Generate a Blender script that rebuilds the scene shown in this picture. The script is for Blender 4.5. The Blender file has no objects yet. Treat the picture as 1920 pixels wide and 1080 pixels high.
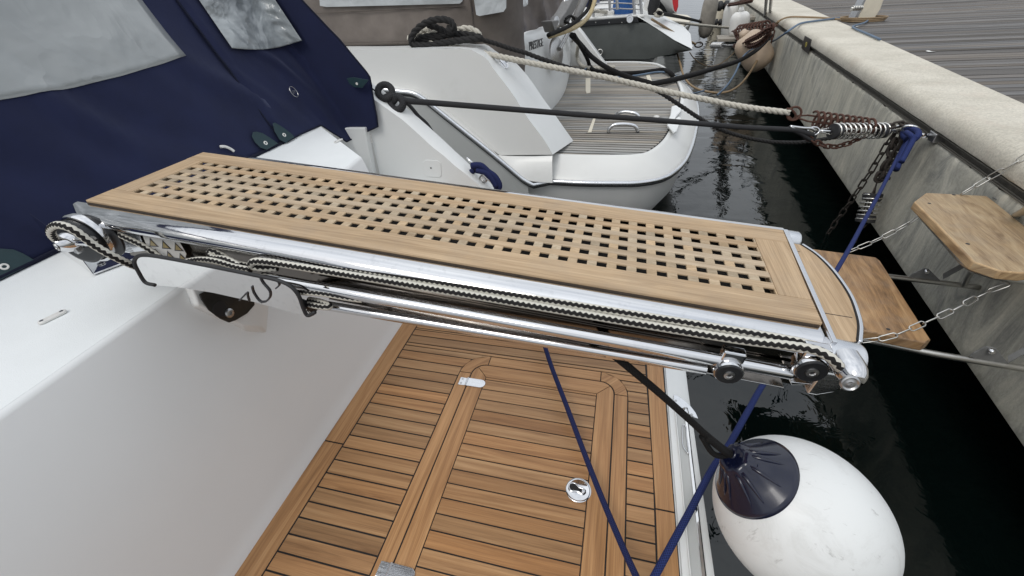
import bpy, bmesh, math, random
from mathutils import Vector, Matrix, noise
V = Vector
random.seed(7)
scene = bpy.context.scene
COL = scene.collection
# ---------------------------------------------------------------- camera: calibrated from the boat's own parallels
F = 788.7775
RW = Matrix(((0.972219926, 0.098299245, -0.212428043), (0.229254608, -0.583018185, 0.779443469), (-0.047230708, -0.806490580, -0.589357451)))
EYE = V((0, 0, 1.35))
cam_d = bpy.data.cameras.new('camera'); cam = bpy.data.objects.new('camera', cam_d); COL.objects.link(cam)
cam_d.sensor_width = 36; cam_d.lens = 36 * F / 1920; cam_d.clip_start = 0.02; cam_d.clip_end = 2000
m = Matrix.Identity(4)
cx, cy, cz = RW @ V((1, 0, 0)), -(RW @ V((0, 1, 0))), -(RW @ V((0, 0, 1)))
for i in range(3):
    m[i][0], m[i][1], m[i][2], m[i][3] = cx[i], cy[i], cz[i], EYE[i]
cam.matrix_world = m
scene.camera = cam
# survey helpers: where a sight line meets a known real plane (world metres)
def ray(px, py): return RW @ V(((px - 960) / F, (py - 540) / F, 1))
def on(px, py, p0, n):
    r = ray(px, py); n = V(n); t = (V(p0) - EYE).dot(n) / r.dot(n); return EYE + r * t
def Zp(px, py, z): return on(px, py, (0, 0, z), (0, 0, 1))
def Yp(px, py, y): return on(px, py, (0, y, 0), (0, 1, 0))
def Xp(px, py, x): return on(px, py, (x, 0, 0), (1, 0, 0))
def span(A, B, pts):                       # points of a hanging line in the vertical plane through A and B
    d = V((B.x - A.x, B.y - A.y, 0)); n = V((-d.y, d.x, 0)).normalized()
    return [on(x, y, A, n) for x, y in pts]
# ---------------------------------------------------------------- objects
def link(o, parent=None):
    COL.objects.link(o)
    if parent is not None:
        o.parent = parent
        if parent.type == 'EMPTY': o.matrix_parent_inverse = Matrix.Translation(-V(parent.location))
    return o
def tag(o, label=None, cat=None, group=None, kind=None):
    if label: o['label'] = label
    if cat: o['category'] = cat
    if group: o['group'] = group
    if kind: o['kind'] = kind
    return o
def thing(name, label, cat, loc=(0, 0, 0), group=None):
    o = bpy.data.objects.new(name, None); o.location = loc; o.empty_display_size = .05; COL.objects.link(o)
    return tag(o, label, cat, group)
class MB:
    def __init__(s): s.v = []; s.f = []; s.uv = []
    def add(s, vs, fs, uvs=None):
        b = len(s.v); s.v += [V(x) for x in vs]
        for k, f in enumerate(fs):
            s.f.append([b + i for i in f]); s.uv.append(uvs[k] if uvs else None)
        return s
    def box(s, o, a, b, c):                # corner + three edge vectors
        o, a, b, c = V(o), V(a), V(b), V(c)
        vs = [o, o + a, o + a + b, o + b, o + c, o + a + c, o + a + b + c, o + b + c]
        fs = [(0, 3, 2, 1), (4, 5, 6, 7), (0, 1, 5, 4), (1, 2, 6, 5), (2, 3, 7, 6), (3, 0, 4, 7)]
        if a.cross(b).dot(c) < 0: fs = [f[::-1] for f in fs]
        return s.add(vs, fs)
    def prism(s, poly, d):                 # polygon (3D points) swept by d
        n = len(poly); P = [V(p) for p in poly]; d = V(d)
        vs = P + [p + d for p in P]
        return s.add(vs, [list(range(n))[::-1], list(range(n, 2 * n))] + [(i, (i + 1) % n, n + (i + 1) % n, n + i) for i in range(n)])
    def tube(s, pts, r, n=10, closed=False, cap=True, vv=1.0):
        P = [V(p) for p in pts]; N = len(P); rad = r if isinstance(r, (list, tuple)) else [r] * N
        T = []
        for i in range(N):
            a = P[(i - 1) % N] if (closed or i > 0) else P[i]; b = P[(i + 1) % N] if (closed or i < N - 1) else P[i]
            t = (b - a); T.append(t.normalized() if t.length > 1e-9 else V((1, 0, 0)))
        x = T[0].orthogonal().normalized(); fr = []
        for i in range(N):
            x = x - T[i] * x.dot(T[i]); x = x.normalized() if x.length > 1e-9 else T[i].orthogonal().normalized()
            fr.append((x.copy(), T[i].cross(x)))
        vs = []; L = [0]
        for i in range(N):
            if i: L.append(L[-1] + (P[i] - P[i - 1]).length)
            for k in range(n):
                a = 2 * math.pi * k / n; vs.append(P[i] + (fr[i][0] * math.cos(a) + fr[i][1] * math.sin(a)) * rad[i])
        fs = []; uvs = []
        for i in range(N if closed else N - 1):
            j = (i + 1) % N; lj = L[j] if j else L[-1] + (P[0] - P[-1]).length
            for k in range(n):
                k2 = (k + 1) % n
                fs.append((i * n + k, i * n + k2, j * n + k2, j * n + k))
                uvs.append([(L[i], k / n), (L[i], (k + 1) / n), (lj, (k + 1) / n), (lj, k / n)])
        if cap and not closed:
            fs.append(list(range(n))[::-1]); uvs.append([(0, 0)] * n)
            fs.append([(N - 1) * n + k for k in range(n)]); uvs.append([(0, 0)] * n)
        return s.add(vs, fs, uvs)
    def lathe(s, o, axis, prof, n=32, x=None, wob=None):     # prof: (distance along axis, radius)
        o, axis = V(o), V(axis).normalized(); x = (V(x) if x else axis.orthogonal()); x = (x - axis * x.dot(axis)).normalized(); y = axis.cross(x)
        vs = []
        for j, (h, r) in enumerate(prof):
            for k in range(n):
                a = 2 * math.pi * k / n; rr = r * (wob(a, j) if wob else 1)
                vs.append(o + axis * h + (x * math.cos(a) + y * math.sin(a)) * rr)
        fs = [(j * n + k, j * n + (k + 1) % n, (j + 1) * n + (k + 1) % n, (j + 1) * n + k) for j in range(len(prof) - 1) for k in range(n)]
        fs += [list(range(n))[::-1], [(len(prof) - 1) * n + k for k in range(n)]]
        return s.add(vs, fs)
    def grid(s, fn, nu, nv, flip=False):
        vs = [fn(i / nu, j / nv) for j in range(nv + 1) for i in range(nu + 1)]
        fs = []
        for j in range(nv):
            for i in range(nu):
                a = j * (nu + 1) + i; q = (a, a + 1, a + nu + 2, a + nu + 1); fs.append(q[::-1] if flip else q)
        return s.add(vs, fs)
    def build(s, name, mat, parent=None, smooth=False, bevel=0, uvdir=None, solid=0, sub=0, seg=2):
        me = bpy.data.meshes.new(name); me.from_pydata([tuple(v) for v in s.v], [], s.f)
        uvl = me.uv_layers.new(name='UVMap')
        U = V(uvdir[0]).normalized() if uvdir else None
        W = V(uvdir[1]).normalized() if uvdir else None
        Q = U.cross(W) if uvdir else None
        for p, uv in zip(me.polygons, s.uv):
            p.use_smooth = bool(smooth)
            for k, li in enumerate(p.loop_indices):
                if uvdir:
                    c = me.vertices[me.loops[li].vertex_index].co; uvl.data[li].uv = (c.dot(U), c.dot(W) + c.dot(Q) * .8)
                elif uv: uvl.data[li].uv = uv[k]
        if not any(s.uv) or uvdir or bevel:
            pass
        me.materials.append(mat)
        o = bpy.data.objects.new(name, me); link(o, parent)
        if not s.uv or not any(s.uv):
            bm = bmesh.new(); bm.from_mesh(me); bmesh.ops.recalc_face_normals(bm, faces=bm.faces); bm.to_mesh(me); bm.free()
        if solid:
            q = o.modifiers.new('solid', 'SOLIDIFY'); q.thickness = solid; q.offset = 0
        if bevel:
            q = o.modifiers.new('bevel', 'BEVEL'); q.width = bevel; q.segments = seg; q.limit_method = 'ANGLE'; q.angle_limit = math.radians(35); q.harden_normals = False
        if sub:
            q = o.modifiers.new('sub', 'SUBSURF'); q.levels = sub; q.render_levels = sub
        if smooth == 'auto' or (smooth and bevel):
            me.set_sharp_from_angle(angle=math.radians(38))
        return o
def build_each(mb, name, mat, parent=None, **kw):        # every loose piece of mb becomes a part of its own
    par = list(range(len(mb.v)))
    def find(i):
        while par[i] != i: par[i] = par[par[i]]; i = par[i]
        return i
    for f in mb.f:
        for i in f[1:]: par[find(i)] = find(f[0])
    groups = {}
    for k, f in enumerate(mb.f): groups.setdefault(find(f[0]), []).append(k)
    res = []
    for g, fl in groups.items():
        q = MB(); idx = {}
        for k in fl:
            q.f.append([idx.setdefault(i, len(idx)) for i in mb.f[k]]); q.uv.append(mb.uv[k])
        q.v = [mb.v[i] for i in idx]; res.append(q.build(name, mat, parent, **kw))
    return res
def smooth_path(pts, k=8, closed=False):
    P = [V(p) for p in pts]; N = len(P); out = []
    rng = range(N if closed else N - 1)
    for i in rng:
        if closed: a, b, c, d = P[(i - 1) % N], P[i], P[(i + 1) % N], P[(i + 2) % N]
        else:
            b, c = P[i], P[i + 1]; a = P[i - 1] if i else b * 2 - c; d = P[i + 2] if i + 2 < N else c * 2 - b
        for q in range(k):
            t = q / k
            out.append(.5 * ((2 * b) + (c - a) * t + (2 * a - 5 * b + 4 * c - d) * t * t + (3 * b - a - 3 * c + d) * t ** 3))
    if not closed: out.append(P[-1])
    return out
def resample(P, step):
    out = [P[0]]; acc = 0
    for a, b in zip(P, P[1:]):
        L = (b - a).length; d = step - acc
        while d <= L: out.append(a + (b - a) * (d / L)); d += step
        acc = L - (d - step)
    if (out[-1] - P[-1]).length > step * .3: out.append(P[-1])
    return out
def laid(mb, path, r, pitch, strands=3, n=6):          # three-strand laid rope as real twisted strands
    P = resample(path, pitch / 7)
    N = len(P); T = []
    for i in range(N):
        t = P[min(i + 1, N - 1)] - P[max(i - 1, 0)]; T.append(t.normalized())
    x = T[0].orthogonal().normalized(); L = 0; S = [[] for _ in range(strands)]
    for i in range(N):
        if i: L += (P[i] - P[i - 1]).length
        x = (x - T[i] * x.dot(T[i])).normalized(); y = T[i].cross(x)
        for k in range(strands):
            a = 2 * math.pi * (k / strands + L / pitch); S[k].append(P[i] + (x * math.cos(a) + y * math.sin(a)) * r * .5)
    for k in range(strands): mb.tube(S[k], r * .56, n)
def chain(mb, path, pitch, w, r, n=6, m_=12):
    P = resample(path, pitch); 
    for i in range(len(P) - 1):
        a, b = P[i], P[i + 1]; t = (b - a).normalized(); c = (a + b) / 2
        s0 = t.cross(V((.3, .2, 1))).normalized(); s1 = t.cross(s0)
        ang = (0 if i % 2 else math.pi / 2) + .5
        s = s0 * math.cos(ang) + s1 * math.sin(ang); hl = pitch * .5 + r * 1.1 - w * .5
        ring = []
        for k in range(m_):
            q = 2 * math.pi * k / m_; e = hl if math.cos(q) >= 0 else -hl
            ring.append(c + t * (e + math.cos(q) * w * .5) + s * math.sin(q) * w * .5)
        mb.tube(ring, r, n, closed=True)
def coil_pts(a, b, R, turns, per=16, ph=0):
    a, b = V(a), V(b); t = (b - a); x = t.normalized().orthogonal().normalized(); y = t.normalized().cross(x); N = int(turns * per)
    return [a + t * (i / N) + (x * math.cos(ph + 2 * math.pi * i / per) + y * math.sin(ph + 2 * math.pi * i / per)) * R for i in range(N + 1)]
def text_mb(mb, s, o, ux, uy, size, lift, ext=.0004, shear=0):
    cu = bpy.data.curves.new('t', 'FONT'); cu.body = s; cu.size = size; cu.extrude = ext; cu.shear = shear; cu.resolution_u = 3
    ob = bpy.data.objects.new('t', cu); COL.objects.link(ob)
    dg = bpy.context.evaluated_depsgraph_get(); me = bpy.data.meshes.new_from_object(ob.evaluated_get(dg))
    ux, uy = V(ux).normalized(), V(uy).normalized(); n = ux.cross(uy)
    mb.add([V(o) + ux * v.co.x + uy * v.co.y + n * (v.co.z + lift) for v in me.vertices], [list(p.vertices) for p in me.polygons])
    bpy.data.objects.remove(ob); bpy.data.curves.remove(cu); bpy.data.meshes.remove(me)
# ---------------------------------------------------------------- materials
class NT:
    def __init__(s, name):
        s.m = bpy.data.materials.new(name); s.m.use_nodes = True; s.t = s.m.node_tree; s.t.nodes.clear()
        s.out = s.n('ShaderNodeOutputMaterial'); s.b = s.n('ShaderNodeBsdfPrincipled'); s.l(s.b.outputs[0], s.out.inputs[0])
    def n(s, t, **kw):
        x = s.t.nodes.new(t)
        for k, v in kw.items(): setattr(x, k, v)
        return x
    def l(s, a, b): s.t.links.new(a, b)
    def co(s, kind='Object', scale=(1, 1, 1), rot=(0, 0, 0)):
        c = s.n('ShaderNodeTexCoord'); mp = s.n('ShaderNodeMapping'); mp.inputs['Scale'].default_value = scale; mp.inputs['Rotation'].default_value = rot
        s.l(c.outputs[kind], mp.inputs[0]); return mp.outputs[0]
    def noise(s, vec, scale, detail=4, rough=.55, dist=0):
        x = s.n('ShaderNodeTexNoise'); x.inputs['Scale'].default_value = scale; x.inputs['Detail'].default_value = detail; x.inputs['Roughness'].default_value = rough; x.inputs['Distortion'].default_value = dist
        s.l(vec, x.inputs['Vector']); return x.outputs['Fac']
    def ramp(s, fac, stops):
        x = s.n('ShaderNodeValToRGB'); e = x.color_ramp.elements
        while len(e) < len(stops): e.new(.5)
        for k, (p, c) in enumerate(stops):
            e[k].position = p; e[k].color = (c[0], c[1], c[2], 1) if isinstance(c, (tuple, list)) else (c, c, c, 1)
        s.l(fac, x.inputs[0]); return x.outputs[0]
    def mix(s, fac, a, b, mode='MIX'):
        x = s.n('ShaderNodeMix', data_type='RGBA', blend_type=mode)
        for ix, v in ((0, fac), (6, a), (7, b)):
            sock = x.inputs[ix]
            if hasattr(v, 'is_output'): s.l(v, sock)
            elif isinstance(v, (int, float)): sock.default_value = v if ix == 0 else (v, v, v, 1)
            else: sock.default_value = (*v, 1)
        return x.outputs[2]
    def math(s, op, a, b=0.0, c=None):
        x = s.n('ShaderNodeMath', operation=op)
        for k, v in enumerate((a, b) if c is None else (a, b, c)):
            if hasattr(v, 'is_output'): s.l(v, x.inputs[k])
            else: x.inputs[k].default_value = v
        return x.outputs[0]
    def bump(s, h, strength=.3, dist=.002, prev=None):
        x = s.n('ShaderNodeBump'); x.inputs['Strength'].default_value = strength; x.inputs['Distance'].default_value = dist
        s.l(h, x.inputs['Height']); 
        if prev is not None: s.l(prev, x.inputs['Normal'])
        s.l(x.outputs[0], s.b.inputs['Normal']); return x.outputs[0]
    def set(s, **kw):
        for k, v in kw.items():
            i = s.b.inputs[k.replace('_', ' ')]
            if hasattr(v, 'is_output'): s.l(v, i)
            elif isinstance(v, (tuple, list)): i.default_value = (*v, 1) if len(v) == 3 else v
            else: i.default_value = v
        return s
def wood(name, c1, c2, c3, rough=.6, gs=26, stretch=.035, island=.55, weather=0, fig=.6):
    t = NT(name); uv = t.n('ShaderNodeTexCoord'); g = t.n('ShaderNodeNewGeometry')
    add = t.n('ShaderNodeVectorMath', operation='ADD'); sc = t.n('ShaderNodeVectorMath', operation='SCALE'); comb = t.n('ShaderNodeCombineXYZ')
    t.l(g.outputs['Random Per Island'], comb.inputs[0]); t.l(g.outputs['Random Per Island'], comb.inputs[1]); t.l(g.outputs['Random Per Island'], comb.inputs[2])
    t.l(comb.outputs[0], sc.inputs[0]); sc.inputs['Scale'].default_value = 37; t.l(uv.outputs['UV'], add.inputs[0]); t.l(sc.outputs[0], add.inputs[1])
    mp = t.n('ShaderNodeMapping'); mp.inputs['Scale'].default_value = (gs * stretch, gs, gs); t.l(add.outputs[0], mp.inputs[0])
    n1 = t.noise(mp.outputs[0], 1.3, 6, .6, 1.2)
    mp2 = t.n('ShaderNodeMapping'); mp2.inputs['Scale'].default_value = (gs * stretch * 3, gs * 14, gs * 14); t.l(add.outputs[0], mp2.inputs[0])
    n2 = t.noise(mp2.outputs[0], 1.5, 3, .6)
    base = t.ramp(n1, [(.3, c1), (.5, c2), (.72, c3)])
    fine = t.ramp(n2, [(.3, .62), (.62, 1.08)])
    col = t.mix(fig, base, fine, 'MULTIPLY')
    vr = t.ramp(g.outputs['Random Per Island'], [(0, 1 - island * .55), (.5, 1), (1, 1 + island * .35)])
    hr = t.ramp(t.math('FRACT', t.math('MULTIPLY', g.outputs['Random Per Island'], 7.3)), [(0, (1.05, .97, .88)), (1, (.95, 1.0, 1.08))])
    col = t.mix(1, t.mix(1, col, vr, 'MULTIPLY'), hr, 'MULTIPLY')
    if weather:
        big = t.noise(t.co('Object'), 9, 6, .65); col = t.mix(t.ramp(big, [(.45, 0), (.75, weather)]), col, (.22, .19, .16))
    t.set(Base_Color=col, Roughness=t.ramp(n2, [(.2, rough + .12), (.8, rough - .06)]))
    t.bump(n2, .35, .0008)
    return t.m
def metal(name, col=(.62, .62, .62), rough=.08, brush=0, wave=0, spots=0):
    t = NT(name); v = t.co('Object'); nn = t.noise(v, 14, 5, .6)
    r = t.ramp(nn, [(.35, max(0.015, rough - .04)), (.7, rough + .08)])
    t.set(Base_Color=t.mix(t.ramp(t.noise(v, 60, 4), [(.55, 0), (.8, .35)]), col, tuple(c * .6 for c in col)), Metallic=1.0, Roughness=r)
    if brush:
        u = t.co('Object', (6, 900, 900)); t.bump(t.noise(u, 1, 2), brush, .0004)
    elif wave: t.bump(t.noise(v, 22, 2), wave, .004)
    return t.m
def plain(name, col, rough=.5, var=.12, scale=12, bump=0, bs=300, spec=.5, metallic=0, dirt=None, coat=0):
    t = NT(name); v = t.co('Object'); nn = t.noise(v, scale, 6, .6)
    c = t.mix(t.ramp(nn, [(.35, 0), (.7, 1)]), col, tuple(x * (1 - var) for x in col))
    if dirt: c = t.mix(t.ramp(t.noise(v, scale * .6, 8, .7, .6), [(.56, 0), (.8, .55)]), c, dirt)
    t.set(Base_Color=c, Roughness=rough, Metallic=metallic); t.b.inputs['Specular IOR Level'].default_value = spec
    if coat: t.set(Coat_Weight=coat, Coat_Roughness=.08)
    if bump: t.bump(t.noise(v, bs, 3), bump, .0015)
    return t.m
M = {}
M['teak_new'] = wood('teak_deck', (.23, .112, .042), (.36, .19, .078), (.46, .265, .12), .42, 30, .04, .34)
M['teak_old'] = wood('teak_grating', (.33, .235, .14), (.45, .335, .215), (.55, .425, .285), .76, 44, .05, .16, weather=.3)
M['teak_end'] = wood('teak_cross', (.34, .25, .155), (.44, .335, .215), (.54, .42, .285), .76, 90, .25, .45)
M['oak'] = wood('step_wood', (.13, .072, .032), (.28, .165, .075), (.39, .25, .125), .5, 14, .2, .3, weather=.3)
M['oak_pale'] = wood('pale_step_wood', (.23, .14, .066), (.41, .28, .15), (.53, .39, .225), .6, 14, .2, .3, weather=.3)
M['grey_teak'] = wood('weathered_teak', (.20, .19, .17), (.33, .315, .285), (.45, .43, .395), .85, 40, .03, .5)
M['boards'] = wood('pier_boards', (.075, .068, .062), (.135, .125, .115), (.22, .205, .19), .9, 22, .02, .8)
M['caulk'] = plain('black_caulk', (.008, .007, .007), .7, .2)
M['gelcoat'] = plain('white_gelcoat', (.74, .75, .74), .32, .04, 3)
M['gelcoat_ns'] = plain('non_slip_gelcoat', (.80, .82, .82), .5, .05, 5, bump=.45, bs=420)
M['gelcoat_side'] = plain('transom_gelcoat', (.765, .77, .765), .36, .03, 2.5, bump=.06, bs=300)
M['gelcoat_far'] = plain('neighbour_gelcoat', (.70, .70, .68), .3, .05, 2, dirt=(.5, .49, .45))
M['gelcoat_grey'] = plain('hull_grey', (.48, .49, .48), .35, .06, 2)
M['chrome'] = metal('polished_steel', (.68, .68, .69), .045, wave=.04)
M['mirror'] = metal('mirror_plate', (.80, .79, .78), .035, wave=.03)
M['brushed'] = metal('brushed_steel', (.70, .71, .73), .2, brush=.5)
M['dull'] = metal('dull_steel', (.48, .48, .48), .30)
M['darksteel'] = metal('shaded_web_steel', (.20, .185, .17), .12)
M['spring'] = metal('spring_steel', (.70, .68, .64), .22)
M['blackplastic'] = plain('black_plastic', (.012, .013, .015), .4, .2, 40)
M['blackrubber'] = plain('black_rubber', (.022, .022, .024), .65, .3, 40)
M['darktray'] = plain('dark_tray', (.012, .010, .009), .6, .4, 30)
M['rust'] = plain('rusty_iron', (.085, .035, .022), .85, .5, 60, bump=.8, bs=250, dirt=(.17, .08, .05))
M['rustdark'] = plain('dark_iron', (.045, .036, .03), .8, .4, 60, bump=.6, bs=250, dirt=(.12, .08, .06))
M['whitemetal'] = plain('aged_grey_metal', (.17, .17, .165), .45, .3, 30)
M['zinc'] = metal('galvanised_chain', (.55, .54, .51), .35)
M['green'] = plain('patch_green', (.009, .034, .042), .5, .2, 60, bump=.3, bs=500)
M['whiteplastic'] = plain('white_plastic', (.70, .69, .66), .4, .1, 60)
M['ink'] = plain('dark_lettering', (.04, .04, .045), .35, .1)
M['yellow'] = plain('yellow_paint', (.62, .52, .08), .6, .1)
M['label_yellow'] = plain('label_yellow', (.36, .28, .12), .4, .1)
M['red'] = plain('red_cloth', (.45, .02, .025), .8, .2)
M['bluebin'] = plain('blue_plastic', (.01, .075, .25), .45, .1)
M['cream'] = plain('cream_plastic', (.66, .60, .48), .45, .1, 8, dirt=(.4, .36, .28))
M['dirty'] = plain('stained_vinyl', (.24, .22, .19), .6, .3, 6, dirt=(.1, .09, .07))
M['beige'] = plain('beige_vinyl', (.50, .39, .29), .5, .2, 4, dirt=(.3, .2, .14))
def canvas(name, col, fuzz=.25):
    t = NT(name); v = t.co('Object'); n1 = t.noise(v, 5, 6, .6); n2 = t.noise(v, 600, 2)
    c = t.mix(t.ramp(n1, [(.3, 0), (.75, 1)]), tuple(x * .8 for x in col), tuple(x * 1.25 for x in col))
    t.set(Base_Color=c, Roughness=.85, Sheen_Weight=fuzz, Sheen_Roughness=.5, Sheen_Tint=(.5, .55, .8)); t.b.inputs['Specular IOR Level'].default_value = .25
    t.bump(n2, .35, .0008); return t.m
M['navy'] = canvas('navy_canvas', (.0075, .011, .040), .2)
M['navytrim'] = canvas('navy_binding', (.006, .008, .022), .02)
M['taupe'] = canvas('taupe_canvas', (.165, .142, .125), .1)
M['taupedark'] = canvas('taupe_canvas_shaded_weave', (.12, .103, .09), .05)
def vinyl(name, col, rough, bump, clouds, dist=1.6):
    t = NT(name); v = t.co('Object'); n1 = t.noise(v, 2.2, 3, .5, .6)
    c = t.mix(t.ramp(n1, [(.3, 0), (.7, 1)]), col, clouds)
    t.set(Base_Color=c, Roughness=rough, Coat_Weight=.8, Coat_Roughness=.05)
    h = t.noise(v, 4.0, 3, .4, dist); r = t.math('SUBTRACT', 1.0, t.math('MULTIPLY', t.math('ABSOLUTE', t.math('SUBTRACT', t.noise(v, 3.0, 3, .5, .9), .5)), 7.0)); r = t.math('MAXIMUM', r, 0.0)
    t.bump(t.math('ADD', h, t.math('MULTIPLY', r, .14)), bump, .05); return t.m
M['vinyl'] = vinyl('clear_vinyl_window', (.28, .295, .295), .3, .8, (.32, .335, .335), .35)
M['vinyl2'] = vinyl('creased_vinyl_reflections', (.10, .115, .125), .12, 1.0, (.46, .49, .50))  # dark-to-pale clouds paint the window's streaky reflections into its colour
M['vinyl3'] = vinyl('far_vinyl_window', (.32, .34, .34), .2, .5, (.50, .52, .53))
def rope_mat(name, a, b=None, mode='zig', pitch=.016, rough=.85):
    t = NT(name); uv = t.n('ShaderNodeTexCoord'); sep = t.n('ShaderNodeSeparateXYZ'); t.l(uv.outputs['UV'], sep.inputs[0])
    u = t.math('MULTIPLY', sep.outputs[0], 1 / pitch); w = sep.outputs[1]
    if mode == 'zig':     # two bands round the rope, each edge toothed by the plait
        tooth = t.math('MULTIPLY', t.math('PINGPONG', u, .5), .45)
        ph = t.math('FRACT', t.math('ADD', t.math('ADD', t.math('MULTIPLY', w, 3.0), .35), tooth))
        f = t.ramp(ph, [(.47, 0), (.53, 1)]); col = t.mix(f, a, b)
        h = t.math('PINGPONG', t.math('ADD', u, t.math('MULTIPLY', w, 6)), .5)
    else:                 # fine plait
        p1 = t.math('PINGPONG', t.math('ADD', u, t.math('MULTIPLY', w, 8)), .5); p2 = t.math('PINGPONG', t.math('SUBTRACT', u, t.math('MULTIPLY', w, 8)), .5)
        h = t.math('MAXIMUM', p1, p2); col = t.mix(t.ramp(h, [(.25, 0), (.5, 1)]), tuple(x * .55 for x in a), a if b is None else b)
    t.set(Base_Color=col, Roughness=rough); t.b.inputs['Specular IOR Level'].default_value = .25
    t.bump(h, .7, .0015); return t.m
M['rope_bw'] = rope_mat('black_white_braid', (.014, .013, .013), (.56, .54, .48), 'zig', .0105)
M['rope_navy'] = rope_mat('navy_braid', (.012, .018, .075), (.022, .03, .11), 'plait', .008)
M['rope_blue'] = rope_mat('blue_braid', (.014, .024, .10), (.028, .045, .17), 'plait', .008)
M['rope_black'] = rope_mat('black_braid', (.007, .0065, .0065), (.014, .013, .013), 'plait', .01)
M['rope_grey'] = rope_mat('charcoal_braid', (.028, .028, .031), (.05, .05, .052), 'plait', .01)
M['laid_white'] = plain('white_laid_rope', (.56, .53, .46), .9, .25, 90, bump=.7, bs=900)
M['laid_black'] = plain('black_laid_rope', (.016, .015, .015), .85, .3, 90, bump=.7, bs=900)
M['cable_tan'] = plain('tan_cable', (.26, .18, .10), .6, .2)
M['cable_blue'] = plain('blue_cable', (.10, .15, .22), .6, .2)
M['hose_cream'] = plain('cream_hose', (.50, .40, .22), .5, .2)
# world: overcast daylight
w = bpy.data.worlds.new('World'); scene.world = w; w.use_nodes = True; nt = w.node_tree; nt.nodes.clear()
o_ = nt.nodes.new('ShaderNodeOutputWorld'); bg = nt.nodes.new('ShaderNodeBackground'); sky = nt.nodes.new('ShaderNodeTexSky'); sky.sky_type = 'NISHITA'
sky.sun_disc = False; sky.sun_elevation = math.radians(52); sky.sun_rotation = math.radians(205); sky.air_density = 1.2; sky.dust_density = 4
tc = nt.nodes.new('ShaderNodeTexCoord'); nz = nt.nodes.new('ShaderNodeTexNoise'); nz.inputs['Scale'].default_value = 2.2; nz.inputs['Detail'].default_value = 6
mpw = nt.nodes.new('ShaderNodeMapping'); mpw.inputs['Scale'].default_value = (1, 1, 2.2)
nt.links.new(tc.outputs['Generated'], mpw.inputs[0]); nt.links.new(mpw.outputs[0], nz.inputs['Vector'])
rp = nt.nodes.new('ShaderNodeValToRGB'); rp.color_ramp.elements[0].position = .3; rp.color_ramp.elements[0].color = (8.1, 8.7, 9.6, 1); rp.color_ramp.elements[1].position = .72; rp.color_ramp.elements[1].color = (14.3, 14.8, 15.2, 1)
nt.links.new(nz.outputs['Fac'], rp.inputs[0])
mx = nt.nodes.new('ShaderNodeMix'); mx.data_type = 'RGBA'; mx.inputs[0].default_value = .88
nt.links.new(sky.outputs[0], mx.inputs[6]); nt.links.new(rp.outputs[0], mx.inputs[7]); sx = nt.nodes.new('ShaderNodeSeparateXYZ'); nt.links.new(tc.outputs['Generated'], sx.inputs[0])
gr_ = nt.nodes.new('ShaderNodeMapRange'); gr_.inputs[1].default_value = 0; gr_.inputs[2].default_value = 1; gr_.inputs[3].default_value = .72; gr_.inputs[4].default_value = 1.28; nt.links.new(sx.outputs[2], gr_.inputs[0])
vm = nt.nodes.new('ShaderNodeVectorMath'); vm.operation = 'SCALE'; nt.links.new(mx.outputs[2], vm.inputs[0]); nt.links.new(gr_.outputs[0], vm.inputs['Scale'])
nt.links.new(vm.outputs[0], bg.inputs[0]); bg.inputs[1].default_value = .07
nt.links.new(bg.outputs[0], o_.inputs[0])
sd = bpy.data.lights.new('sun', 'SUN'); sd.energy = .9; sd.angle = math.radians(25); sd.color = (1, .97, .92)
so = bpy.data.objects.new('sun', sd); COL.objects.link(so)
el, az = math.radians(52), math.radians(205)
sdir = V((math.sin(az) * math.cos(el), math.cos(az) * math.cos(el), math.sin(el)))
so.rotation_euler = sdir.to_track_quat('Z', 'Y').to_euler(); so.location = (0, 0, 20)
scene.view_settings.view_transform = 'Standard'; scene.view_settings.look = 'None'; scene.view_settings.gamma = 1; scene.view_settings.exposure = .28
scene.render.engine = 'CYCLES'
# ================================================================ SETTING: water
wt = NT('harbour_water'); v = wt.co('Object')
n1 = wt.noise(wt.co('Object', (1, 1.5, 1)), .8, 2, .5, .6); n2 = wt.noise(v, 6.5, 3, .55, .8)
wt.set(Base_Color=(.0012, .0035, .0032), Roughness=.01, IOR=1.55); wt.b.inputs['Specular IOR Level'].default_value = .5
h = wt.math('ADD', wt.math('MULTIPLY', n1, 1.0), wt.math('MULTIPLY', n2, .10)); wt.bump(h, 1.0, .032)
WATER = -.755
mb = MB(); S = 600
mb.add([(-S, -S, WATER), (S, -S, WATER), (S, S, WATER), (-S, S, WATER)], [(0, 1, 2, 3)])
tag(mb.build('water', wt.m), kind='structure')
# ================================================================ OUR YACHT
yacht = thing('motor_yacht', 'white motor yacht in the foreground with a bathing platform laid in brown teak strips', 'yacht', (-.5, .5, -.7))
# --- platform base & rim
Y0, Y1 = -1.7, 2.62
def rimx(y): return .375 + .012 * (1 - y) if y < 1.2 else .372 - .05 * max(0, (y - 1.5)) ** 1.6
mb = MB(); ys = [Y0 + (Y1 - Y0) * i / 40 for i in range(41)]
def teakx(y): return .281 + .004 * (1 - y) if y < 1.4 else .279 - .05 * max(0, (y - 1.5)) ** 1.6
prof = lambda y: [(-.975, -.02), (-.975, -.0035), (teakx(y), -.0035), (teakx(y) + .004, -.0035), (teakx(y) + .006, .004), (teakx(y) + .03, .007), (rimx(y) - .02, .004), (rimx(y) - .004, -.006), (rimx(y), -.025), (rimx(y), -.12), (rimx(y) - .12, -.30), (rimx(y) - .5, -.42), (-.975, -.5)]
N = len(prof(0))
for y in ys:
    mb.v += [V((a, y, b)) for a, b in prof(y)]
for j in range(40):
    for i in range(N):
        k = (i + 1) % N; mb.f.append([j * N + i, j * N + k, (j + 1) * N + k, (j + 1) * N + i]); mb.uv.append(None)
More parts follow.
